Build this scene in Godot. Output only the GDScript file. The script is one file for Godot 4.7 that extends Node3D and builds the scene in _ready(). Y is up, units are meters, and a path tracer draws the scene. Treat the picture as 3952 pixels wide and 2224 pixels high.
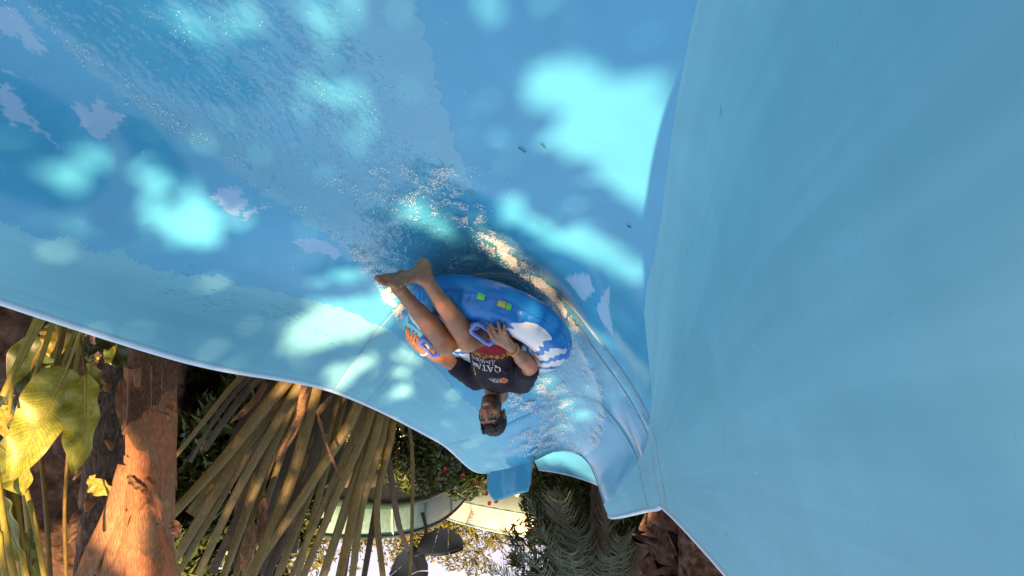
extends Node3D
# A water slide seen by a phone held upside down: a rider in an inflatable ring comes down a blue chute between garden plants.
# World: y up, metres, the lens is the origin; the chute runs from far ahead (-z) down towards and past the lens.

var TO_SUN := Vector3(-0.0856, 0.5736, 0.8147)
var rng := RandomNumberGenerator.new()
var M := {}
var taken := {}

func _ready() -> void:
	rng.seed = 71
	# --- camera (rolled by half a turn: the photograph is upside down) ---
	var cam := Camera3D.new()
	cam.name = "camera"
	cam.fov = 48.0
	cam.near = 0.05
	cam.far = 400.0
	add_child(cam)
	cam.rotation_order = EULER_ORDER_YXZ
	cam.rotation_degrees = Vector3(-16, 0, 180)
	cam.current = true
	# --- sky, sun, exposure ---
	var env := Environment.new()
	env.background_mode = Environment.BG_SKY
	var sm := ProceduralSkyMaterial.new()
	sm.sky_top_color = Color(0.72, 0.775, 0.835)
	sm.sky_horizon_color = Color(0.70, 0.59, 0.65)
	sm.sky_curve = 0.10
	sm.ground_bottom_color = Color(0.16, 0.13, 0.10)
	sm.ground_horizon_color = Color(0.45, 0.40, 0.36)
	sm.sun_angle_max = 12.0
	sm.energy_multiplier = 0.62
	var sky := Sky.new()
	sky.sky_material = sm
	env.sky = sky
	env.tonemap_mode = Environment.TONE_MAPPER_LINEAR
	env.tonemap_exposure = 3.45
	env.sdfgi_enabled = true
	env.ssao_enabled = true
	env.ssil_enabled = true
	var we := WorldEnvironment.new()
	we.name = "surroundings"
	we.environment = env
	add_child(we)
	var sun := DirectionalLight3D.new()
	sun.name = "sun"
	sun.light_energy = 1.6
	sun.light_color = Color(1.0, 0.82, 0.60)
	sun.light_angular_distance = 0.53
	sun.shadow_enabled = true
	add_child(sun)
	sun.look_at_from_position(TO_SUN * 50.0, Vector3.ZERO, Vector3.UP)
	# --- the place ---
	make_materials()
	build_ground()
	build_slide()
	build_water()
	build_flumes()
	build_tube()
	build_man()
	build_plants()
	build_background()
	build_shade_trees()

# ---------------------------------------------------------------- the slide
# Cross-sections of the chute, far to near; in each ten points from the right rim over the floor to the left rim.
var ROWS := [
	[Vector3(0.752, -0.12, -7.152), Vector3(0.74, -0.16, -7.292), Vector3(0.724, -0.24, -7.471), Vector3(0.707, -0.3, -7.67), Vector3(0.69, -0.29, -7.87), Vector3(0.679, -0.26, -7.989), Vector3(0.673, -0.22, -8.059), Vector3(0.669, -0.19, -8.099), Vector3(0.666, -0.16, -8.139), Vector3(0.663, -0.13, -8.178)],
	[Vector3(0.188, -0.14, -6.712), Vector3(0.089, -0.17, -6.811), Vector3(-0.052, -0.24, -6.952), Vector3(-0.193, -0.3, -7.093), Vector3(-0.335, -0.28, -7.235), Vector3(-0.42, -0.23, -7.32), Vector3(-0.469, -0.16, -7.369), Vector3(-0.497, -0.1, -7.397), Vector3(-0.526, -0.05, -7.426), Vector3(-0.554, 0, -7.454)],
	[Vector3(0.08, -0.06, -6.3), Vector3(-0.1, -0.1, -6.3), Vector3(-0.32, -0.19, -6.3), Vector3(-0.53, -0.27, -6.3), Vector3(-0.73, -0.25, -6.3), Vector3(-0.83, -0.17, -6.3), Vector3(-0.89, -0.04, -6.3), Vector3(-0.92, 0.06, -6.3), Vector3(-0.96, 0.14, -6.3), Vector3(-1, 0.22, -6.3)],
	[Vector3(0.223, -0.007, -5.988), Vector3(0.028, -0.043, -5.876), Vector3(-0.161, -0.098, -5.767), Vector3(-0.344, -0.178, -5.661), Vector3(-0.536, -0.159, -5.551), Vector3(-0.62, -0.084, -5.502), Vector3(-0.674, 0.034, -5.471), Vector3(-0.701, 0.132, -5.455), Vector3(-0.73, 0.238, -5.439), Vector3(-0.762, 0.327, -5.42)],
	[Vector3(0.555, -0.232, -4.929), Vector3(0.283, -0.302, -4.802), Vector3(-0.132, -0.468, -4.609), Vector3(-0.364, -0.566, -4.5), Vector3(-0.57, -0.527, -4.404), Vector3(-0.678, -0.398, -4.354), Vector3(-0.78, -0.228, -4.306), Vector3(-0.826, -0.103, -4.285), Vector3(-0.854, 0.068, -4.272), Vector3(-0.878, 0.215, -4.26)],
	[Vector3(1.072, -0.476, -3.916), Vector3(0.836, -0.801, -3.839), Vector3(0.655, -0.984, -3.78), Vector3(0.229, -1.112, -3.642), Vector3(-0.249, -0.965, -3.487), Vector3(-0.454, -0.703, -3.42), Vector3(-0.64, -0.398, -3.359), Vector3(-0.701, -0.252, -3.34), Vector3(-0.733, -0.023, -3.329), Vector3(-0.757, 0.182, -3.322)],
	[Vector3(1.486, -0.495, -2.897), Vector3(1.393, -0.842, -2.871), Vector3(0.894, -1.09, -2.727), Vector3(0.504, -1.214, -2.616), Vector3(0.166, -1.206, -2.519), Vector3(-0.214, -1.171, -2.41), Vector3(-0.541, -0.991, -2.316), Vector3(-0.59, -0.953, -2.302), Vector3(-0.723, -0.25, -2.264), Vector3(-0.848, 0.52, -2.228)],
	[Vector3(1.99, -0.64, -2.222), Vector3(1.835, -0.865, -2.183), Vector3(1.521, -1.396, -2.105), Vector3(0.962, -1.399, -1.965), Vector3(0.267, -1.32, -1.792), Vector3(-0.076, -1.286, -1.707), Vector3(-0.463, -1.186, -1.61), Vector3(-0.512, -1.151, -1.598), Vector3(-0.639, -0.3, -1.566), Vector3(-0.833, 0.72, -1.518)],
	[Vector3(2.294, -0.74, -1.031), Vector3(2.145, -0.98, -1.018), Vector3(1.697, -1.42, -0.978), Vector3(0.999, -1.46, -0.917), Vector3(0.302, -1.42, -0.856), Vector3(0.003, -1.38, -0.83), Vector3(-0.415, -1.27, -0.794), Vector3(-0.465, -1.23, -0.789), Vector3(-0.615, -0.3, -0.776), Vector3(-0.844, 0.85, -0.756)],
	[Vector3(2.294, -0.85, 0.431), Vector3(2.145, -1.05, 0.418), Vector3(1.697, -1.52, 0.378), Vector3(0.999, -1.55, 0.317), Vector3(0.302, -1.52, 0.256), Vector3(0.003, -1.48, 0.23), Vector3(-0.415, -1.37, 0.194), Vector3(-0.465, -1.33, 0.189), Vector3(-0.644, -0.35, 0.174), Vector3(-0.894, 0.85, 0.152)]
]
# Outlines, in chute coordinates (along, across), of pale patches painted in for the sky's reflection.
var SKY_PATCHES := [
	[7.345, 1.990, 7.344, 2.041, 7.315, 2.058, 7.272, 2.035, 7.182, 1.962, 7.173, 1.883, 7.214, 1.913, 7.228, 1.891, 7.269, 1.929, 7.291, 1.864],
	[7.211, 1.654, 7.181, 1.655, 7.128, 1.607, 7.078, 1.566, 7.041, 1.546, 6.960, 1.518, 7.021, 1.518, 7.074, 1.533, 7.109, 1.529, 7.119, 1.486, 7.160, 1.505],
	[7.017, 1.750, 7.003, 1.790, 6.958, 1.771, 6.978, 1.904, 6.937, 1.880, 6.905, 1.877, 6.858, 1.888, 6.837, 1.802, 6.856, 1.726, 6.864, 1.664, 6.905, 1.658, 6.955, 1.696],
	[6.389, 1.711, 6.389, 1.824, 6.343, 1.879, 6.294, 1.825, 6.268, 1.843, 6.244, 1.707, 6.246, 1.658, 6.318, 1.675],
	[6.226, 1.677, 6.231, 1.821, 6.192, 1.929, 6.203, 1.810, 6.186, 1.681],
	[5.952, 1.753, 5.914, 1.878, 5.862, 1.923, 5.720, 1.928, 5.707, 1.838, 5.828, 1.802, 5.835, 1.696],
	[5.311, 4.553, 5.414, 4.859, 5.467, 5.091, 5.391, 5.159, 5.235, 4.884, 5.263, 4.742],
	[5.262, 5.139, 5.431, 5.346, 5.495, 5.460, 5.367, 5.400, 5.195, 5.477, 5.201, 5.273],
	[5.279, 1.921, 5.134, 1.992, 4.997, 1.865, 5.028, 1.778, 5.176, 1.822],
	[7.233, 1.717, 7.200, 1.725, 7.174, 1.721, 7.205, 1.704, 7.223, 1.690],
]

# ---------------------------------------------------------------- helpers
func tag(o: Node3D, label: String, category: String, group := "", kind := "") -> Node3D:
	o.set_meta("label", label)
	if category != "":
		o.set_meta("category", category)
	if group != "":
		o.set_meta("group", group)
	if kind != "":
		o.set_meta("kind", kind)
	return o

func numbered(n: String) -> String:
	if not taken.has(n):
		taken[n] = 0
		return n
	taken[n] += 1
	return "%s_%03d" % [n, taken[n]]

func thing(called: String, at: Vector3, label: String, category: String, group := "", kind := "") -> Node3D:
	var o := Node3D.new()
	o.name = numbered(called)
	add_child(o, true)
	o.position = at
	return tag(o, label, category, group, kind)

# A mesh being built: positions, colours, uvs, triangles (clockwise fronts).
class MB:
	var v := PackedVector3Array()
	var c := PackedColorArray()
	var uv := PackedVector2Array()
	var ix := PackedInt32Array()
	var col := Color.WHITE
	func p(a: Vector3, t := Vector2.ZERO) -> int:
		v.append(a)
		c.append(col)
		uv.append(t)
		return v.size() - 1
	func tri(a: int, b: int, d: int) -> void:
		ix.append(a)
		ix.append(b)
		ix.append(d)
	func quad(a: int, b: int, d: int, e: int) -> void:
		tri(a, b, d)
		tri(a, d, e)

func mesh_of(mb: MB, smooth := true) -> ArrayMesh:
	var arr := []
	arr.resize(Mesh.ARRAY_MAX)
	var vv := mb.v
	var cc := mb.c
	var uu := mb.uv
	var ii := mb.ix
	if not smooth:
		vv = PackedVector3Array()
		cc = PackedColorArray()
		uu = PackedVector2Array()
		ii = PackedInt32Array()
		for k in mb.ix.size():
			vv.append(mb.v[mb.ix[k]])
			cc.append(mb.c[mb.ix[k]])
			uu.append(mb.uv[mb.ix[k]])
			ii.append(k)
	var nn := PackedVector3Array()
	nn.resize(vv.size())
	for k in range(0, ii.size(), 3):
		var a := ii[k]
		var b := ii[k + 1]
		var d := ii[k + 2]
		var n := (vv[d] - vv[a]).cross(vv[b] - vv[a])
		nn[a] += n
		nn[b] += n
		nn[d] += n
	for k in nn.size():
		nn[k] = nn[k].normalized() if nn[k].length_squared() > 1e-20 else Vector3.UP
	arr[Mesh.ARRAY_VERTEX] = vv
	arr[Mesh.ARRAY_NORMAL] = nn
	arr[Mesh.ARRAY_COLOR] = cc
	arr[Mesh.ARRAY_TEX_UV] = uu
	arr[Mesh.ARRAY_INDEX] = ii
	var am := ArrayMesh.new()
	am.add_surface_from_arrays(Mesh.PRIMITIVE_TRIANGLES, arr)
	return am

func put(called: String, mesh: Mesh, mat: Material, parent: Node = self, at := Vector3.ZERO) -> MeshInstance3D:
	var o := MeshInstance3D.new()
	o.name = numbered(called) if parent == self else called
	o.mesh = mesh
	o.material_override = mat
	o.cast_shadow = GeometryInstance3D.SHADOW_CASTING_SETTING_ON
	parent.add_child(o, true)
	o.position = at
	return o

func commit(called: String, mb: MB, mat: Material, parent: Node = self, smooth := true, at := Vector3.ZERO) -> MeshInstance3D:
	if at != Vector3.ZERO:
		for k in mb.v.size():
			mb.v[k] -= at
	return put(called, mesh_of(mb, smooth), mat, parent, at)

# A part in world coordinates under a thing that stands at its base.
func part(called: String, mb: MB, mat: Material, parent: Node3D, smooth := true) -> MeshInstance3D:
	var off := Vector3.ZERO
	var n: Node = parent
	while n is Node3D and n != self:
		off += (n as Node3D).position
		n = n.get_parent()
	for k in mb.v.size():
		mb.v[k] -= off
	return put(called, mesh_of(mb, smooth), mat, parent)

func mat(c: Color, rough := 0.6, spec := 0.5) -> StandardMaterial3D:
	# c holds linear base colours
	var m := StandardMaterial3D.new()
	m.albedo_color = c.linear_to_srgb()
	m.roughness = rough
	m.metallic_specular = spec
	return m

func vmat(rough := 0.6, back := 0.0) -> StandardMaterial3D:
	var m := StandardMaterial3D.new()
	m.vertex_color_use_as_albedo = true
	m.roughness = rough
	if back > 0.0:
		m.backlight_enabled = true
		m.backlight = Color(back, back, back * 0.5)
	return m

# Fine relief from noise, in object space (no UVs needed).
func relief(m: StandardMaterial3D, freq: float, height_cm: float, scale := Vector3.ONE, sd := 3, octaves := 4) -> StandardMaterial3D:
	var n := FastNoiseLite.new()
	n.seed = sd
	n.frequency = freq
	n.fractal_octaves = octaves
	var t := NoiseTexture2D.new()
	t.width = 512
	t.height = 512
	t.seamless = true
	t.noise = n
	m.heightmap_enabled = true
	m.heightmap_texture = t
	m.heightmap_scale = height_cm
	m.uv1_triplanar = true
	m.uv1_scale = scale
	return m

func mottle(m: StandardMaterial3D, freq: float, dark: Color, light: Color, scale := Vector3.ONE, sd := 5) -> StandardMaterial3D:
	var n := FastNoiseLite.new()
	n.seed = sd
	n.frequency = freq
	n.fractal_octaves = 5
	var g := Gradient.new()
	g.set_color(0, dark.linear_to_srgb())
	g.set_color(1, light.linear_to_srgb())
	g.set_offset(0, 0.25)
	g.set_offset(1, 0.75)
	var t := NoiseTexture2D.new()
	t.width = 512
	t.height = 512
	t.seamless = true
	t.noise = n
	t.color_ramp = g
	m.albedo_texture = t
	m.uv1_triplanar = true
	m.uv1_scale = scale
	return m

func cr(a: Vector3, b: Vector3, c: Vector3, d: Vector3, f: float) -> Vector3:
	# a curve through b and c that takes the spacing of its points into account
	var h0 := a.distance_to(b) + 1e-6
	var h := b.distance_to(c) + 1e-6
	var h2 := c.distance_to(d) + 1e-6
	var m1 := ((b - a) * (h / h0) + (c - b) * (h0 / h)) * (h / (h0 + h))
	var m2 := ((c - b) * (h2 / h) + (d - c) * (h / h2)) * (h / (h + h2))
	var f2 := f * f
	var f3 := f2 * f
	return (2.0 * f3 - 3.0 * f2 + 1.0) * b + (f3 - 2.0 * f2 + f) * m1 + (3.0 * f2 - 2.0 * f3) * c + (f3 - f2) * m2

func spline(p: Array, x: float) -> Vector3:
	var n := p.size()
	x = clampf(x, 0.0, n - 1.0001)
	var i := int(x)
	var p1: Vector3 = p[i]
	var p2: Vector3 = p[i + 1]
	var p0: Vector3 = p[i - 1] if i > 0 else 2.0 * p1 - p2
	var p3: Vector3 = p[i + 2] if i + 2 < n else 2.0 * p2 - p1
	return cr(p0, p1, p2, p3, x - i)

func table(t: Array, x: float) -> float:
	# piecewise linear: [x0, y0, x1, y1, ...] with rising x
	if x <= t[0]:
		return t[1]
	for k in range(2, t.size(), 2):
		if x <= t[k]:
			return lerpf(t[k - 1], t[k + 1], (x - t[k - 2]) / (t[k] - t[k - 2]))
	return t[-1]

# Swept tube through points with radii; flat > 0 squashes it across; closed ends.
func tube(mb: MB, pts: Array, radii: Array, sides := 8, squash := 1.0, up := Vector3.UP) -> void:
	var n := pts.size()
	var prev := PackedInt32Array()
	var first := -1
	for i in n:
		var t: Vector3 = (pts[mini(i + 1, n - 1)] - pts[maxi(i - 1, 0)]).normalized()
		var side := t.cross(up)
		if side.length() < 0.05:
			side = t.cross(Vector3.RIGHT)
		side = side.normalized()
		var nor := side.cross(t).normalized()
		var r: float = radii[i] if radii.size() > 1 else radii[0]
		var ring := PackedInt32Array()
		for k in sides:
			var a := TAU * k / sides
			ring.append(mb.p(pts[i] + side * cos(a) * r + nor * sin(a) * r * squash, Vector2(float(k) / sides, float(i) / maxf(1, n - 1))))
		if i > 0:
			for k in sides:
				var k2 := (k + 1) % sides
				mb.quad(prev[k], prev[k2], ring[k2], ring[k])
		else:
			first = mb.p(pts[0])
			for k in sides:
				mb.tri(first, ring[(k + 1) % sides], ring[k])
		prev = ring
	var last := mb.p(pts[n - 1])
	for k in sides:
		mb.tri(last, prev[k], prev[(k + 1) % sides])

func box(mb: MB, c: Vector3, h: Vector3, b := Basis.IDENTITY) -> void:
	var q := []
	for k in 8:
		q.append(mb.p(c + b * Vector3(h.x if k & 1 else -h.x, h.y if k & 2 else -h.y, h.z if k & 4 else -h.z)))
	mb.quad(q[1], q[3], q[2], q[0])
	mb.quad(q[4], q[6], q[7], q[5])
	mb.quad(q[0], q[2], q[6], q[4])
	mb.quad(q[5], q[7], q[3], q[1])
	mb.quad(q[3], q[7], q[6], q[2])
	mb.quad(q[5], q[1], q[0], q[4])

# A sheet with thickness from a grid of points [row][column]; its front is where rows x columns turn clockwise.
func sheet(mb: MB, g: Array, thick: float, uvs := []) -> void:
	var nr := g.size()
	var nc: int = g[0].size()
	var base := mb.v.size()
	for side in 2:
		for i in nr:
			for j in nc:
				var q: Vector3 = g[i][j]
				if side == 1:
					var di: Vector3 = g[mini(i + 1, nr - 1)][j] - g[maxi(i - 1, 0)][j]
					var dj: Vector3 = g[i][mini(j + 1, nc - 1)] - g[i][maxi(j - 1, 0)]
					var nn := di.cross(dj).normalized()
					q -= nn * thick
				mb.p(q, uvs[i][j] if uvs.size() else Vector2(float(i) / (nr - 1), float(j) / (nc - 1)))
	var o2 := nr * nc
	for i in nr - 1:
		for j in nc - 1:
			var a := base + i * nc + j
			mb.quad(a, a + 1, a + nc + 1, a + nc)
			mb.quad(a + o2, a + o2 + nc, a + o2 + nc + 1, a + o2 + 1)
	for i in nr - 1:
		var a := base + i * nc
		mb.quad(a, a + nc, a + nc + o2, a + o2)
		a += nc - 1
		mb.quad(a, a + o2, a + nc + o2, a + nc)
	for j in nc - 1:
		var a := base + j
		mb.quad(a, a + o2, a + 1 + o2, a + 1)
		a += (nr - 1) * nc
		mb.quad(a, a + 1, a + 1 + o2, a + o2)

# ---------------------------------------------------------------- materials (linear base colours)
func make_materials() -> void:
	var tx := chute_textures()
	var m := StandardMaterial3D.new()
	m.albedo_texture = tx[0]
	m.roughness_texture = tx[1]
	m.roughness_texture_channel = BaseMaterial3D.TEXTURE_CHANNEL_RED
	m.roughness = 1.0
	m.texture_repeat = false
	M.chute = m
	M.chute_far = mat(Color(0.066, 0.335, 0.545), 0.2)
	M.rim = mat(Color(0.50, 0.62, 0.72), 0.4)
	M.seam = mat(Color(0.42, 0.47, 0.48), 0.5)
	M.steel = mat(Color(0.30, 0.32, 0.33), 0.5)
	M.soil = relief(mottle(mat(Color.WHITE, 0.95), 0.02, Color(0.05, 0.03, 0.018), Color(0.13, 0.08, 0.045), Vector3(0.4, 0.4, 0.4)), 0.03, 3.0, Vector3(0.4, 0.4, 0.4))
	m = mat(Color(0.09, 0.50, 0.55), 0.05)
	m.albedo_color.a = 0.09
	m.transparency = BaseMaterial3D.TRANSPARENCY_ALPHA
	M.water = m
	M.bark = relief(mottle(mat(Color.WHITE, 0.9), 0.03, Color(0.05, 0.035, 0.025), Color(0.16, 0.11, 0.08), Vector3(2, 0.6, 2)), 0.05, 2.0, Vector3(2, 0.6, 2))
	m = mat(Color(0.80, 0.83, 0.85), 0.3)
	M.foam = m
	M.ring_blue = mat(Color(0.012, 0.15, 0.55), 0.3)
	M.tag_green = mat(Color(0.12, 0.55, 0.06), 0.4)
	M.tag_yellow = mat(Color(0.55, 0.42, 0.05), 0.4)
	M.lilac = mat(Color(0.16, 0.21, 0.56), 0.3)
	m = vmat(0.38)
	m.subsurf_scatter_enabled = true
	m.subsurf_scatter_strength = 0.08
	M.skin = m
	M.hair = vmat(0.6)
	m = vmat(0.9)
	M.cloth = m
	M.print_white = mat(Color(0.62, 0.58, 0.62), 0.6)
	M.print_gold = mat(Color(0.50, 0.27, 0.05), 0.6)
	M.print_red = mat(Color(0.62, 0.05, 0.02), 0.6)
	M.band_yellow = mat(Color(0.62, 0.32, 0.02), 0.6)
	M.band_white = mat(Color(0.75, 0.68, 0.66), 0.5)
	var along := Vector3(6, 1.2, 6)
	M.stalk = mottle(mat(Color.WHITE, 0.5), 0.03, Color(0.095, 0.062, 0.009), Color(0.205, 0.130, 0.020), along, 61)
	M.stalk_grey = mottle(mat(Color.WHITE, 0.55), 0.03, Color(0.11, 0.080, 0.022), Color(0.22, 0.155, 0.045), along, 62)
	M.stalk_dark = mottle(mat(Color.WHITE, 0.7), 0.03, Color(0.028, 0.018, 0.009), Color(0.075, 0.048, 0.022), along, 63)
	M.stalk_brown = mottle(mat(Color.WHITE, 0.7), 0.03, Color(0.07, 0.045, 0.025), Color(0.17, 0.11, 0.06), along, 64)
	M.stalk_yellow = mottle(mat(Color.WHITE, 0.45), 0.03, Color(0.20, 0.17, 0.02), Color(0.34, 0.27, 0.04), along, 65)
	M.dry_leaf = relief(mottle(mat(Color.WHITE, 0.8), 0.03, Color(0.15, 0.075, 0.035), Color(0.36, 0.20, 0.10), along, 66), 0.05, 0.8, Vector3(9, 2, 9))
	M.sheath = relief(mottle(mat(Color.WHITE, 0.6), 0.03, Color(0.20, 0.095, 0.045), Color(0.46, 0.235, 0.11), Vector3(7, 1.0, 7), 67), 0.05, 0.4, Vector3(9, 1, 9), 8)
	M.sheath_red = relief(mottle(mat(Color.WHITE, 0.6), 0.03, Color(0.26, 0.090, 0.035), Color(0.52, 0.215, 0.09), Vector3(7, 1.0, 7), 68), 0.05, 0.4, Vector3(9, 1, 9), 9)
	M.sheath_dark = relief(mottle(mat(Color.WHITE, 0.75), 0.03, Color(0.06, 0.030, 0.017), Color(0.24, 0.125, 0.065), Vector3(5, 1.4, 5), 69), 0.05, 0.7, Vector3(8, 1.5, 8), 10)
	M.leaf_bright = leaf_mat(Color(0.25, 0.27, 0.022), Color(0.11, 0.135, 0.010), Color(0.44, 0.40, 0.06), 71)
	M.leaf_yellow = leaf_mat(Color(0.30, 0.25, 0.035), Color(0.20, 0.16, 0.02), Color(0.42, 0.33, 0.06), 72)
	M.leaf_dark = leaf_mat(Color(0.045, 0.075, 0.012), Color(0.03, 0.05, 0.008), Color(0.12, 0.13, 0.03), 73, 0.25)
	m = mottle(mat(Color.WHITE, 0.6), 0.03, Color(0.05, 0.042, 0.030), Color(0.10, 0.085, 0.065), Vector3(6, 6, 6), 74)
	M.torn = m
	M.leaves = vmat(0.42, 0.35)
	M.frond = mat(Color(0.040, 0.055, 0.018), 0.5)
	M.frond_pale = mat(Color(0.075, 0.070, 0.028), 0.6)
	M.red = mat(Color(0.55, 0.04, 0.02), 0.5)
	M.rock = relief(mottle(mat(Color.WHITE, 0.95), 0.025, Color(0.030, 0.015, 0.009), Color(0.13, 0.065, 0.038), Vector3(0.8, 0.8, 0.8), 75), 0.02, 2.5, Vector3(0.8, 0.8, 0.8), 11, 4)
	M.rock_red = relief(mottle(mat(Color.WHITE, 0.95), 0.025, Color(0.05, 0.026, 0.018), Color(0.20, 0.11, 0.075), Vector3(0.8, 0.8, 0.8), 76), 0.02, 2.5, Vector3(0.8, 0.8, 0.8), 12, 4)
	M.mint = mottle(mat(Color.WHITE, 0.4), 0.02, Color(0.20, 0.36, 0.31), Color(0.30, 0.46, 0.40), Vector3(1, 1, 1), 77)
	M.pale_mint = mat(Color(0.42, 0.55, 0.52), 0.5)
	M.beige = mottle(mat(Color.WHITE, 0.6), 0.02, Color(0.26, 0.21, 0.15), Color(0.36, 0.30, 0.23), Vector3(1, 1, 1), 78)
	M.cream = mat(Color(0.66, 0.56, 0.44), 0.5)
	M.dark_green = mat(Color(0.02, 0.05, 0.03), 0.5)
var WET_R := [4.0, 1.25, 4.9, 1.3, 5.18, 1.24, 5.46, 1.18, 5.66, 1.09, 5.96, 1.08, 6.24, 1.01, 6.44, 1.04, 7.0, 1.0, 8.0, 0.95]
var DRY_L := [3.0, 8.0, 3.34, 7.76, 3.64, 7.24, 3.98, 6.96, 5.0, 7.0, 5.18, 6.96, 5.36, 6.5, 5.52, 6.1, 5.66, 6.15, 5.8, 6.5, 6.0, 6.72, 7.0, 6.75, 8.0, 6.7]
var STREAM_R := [3.0, 2.2, 3.32, 2.16, 3.76, 2.08, 4.02, 2.28, 4.6, 2.1, 5.36, 2.08, 6.0, 1.96, 7.0, 2.0, 7.36, 2.12, 8.0, 2.2, 10.0, 2.2]
var STREAM_L := [3.0, 4.3, 3.25, 4.75, 3.52, 4.95, 3.84, 4.56, 4.26, 4.0, 4.6, 3.88, 4.9, 3.92, 5.34, 3.8, 5.62, 3.78, 6.0, 3.96, 6.82, 4.0, 7.2, 4.0, 10.0, 4.0]

func chute(s: float, t: float) -> Vector3:
	# s counts cross-sections from the far end, t points across from the right rim (0) to the left rim (9)
	var n := ROWS.size()
	s = clampf(s, 0.0, n - 1.0001)
	var i := int(s)
	var p1 := spline(ROWS[i], t)
	var p2 := spline(ROWS[i + 1], t)
	var p0 := spline(ROWS[i - 1], t) if i > 0 else 2.0 * p1 - p2
	var p3 := spline(ROWS[i + 2], t) if i + 2 < n else 2.0 * p2 - p1
	return cr(p0, p1, p2, p3, s - i)

func chute_normal(s: float, t: float) -> Vector3:
	var a := chute(s + 0.01, t) - chute(s - 0.01, t)
	var b := chute(s, t + 0.02) - chute(s, t - 0.02)
	return b.cross(a).normalized()

func noise(sd: int, freq: float, oct := 4) -> FastNoiseLite:
	var n := FastNoiseLite.new()
	n.seed = sd
	n.noise_type = FastNoiseLite.TYPE_SIMPLEX
	n.frequency = freq
	n.fractal_octaves = oct
	return n

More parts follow.
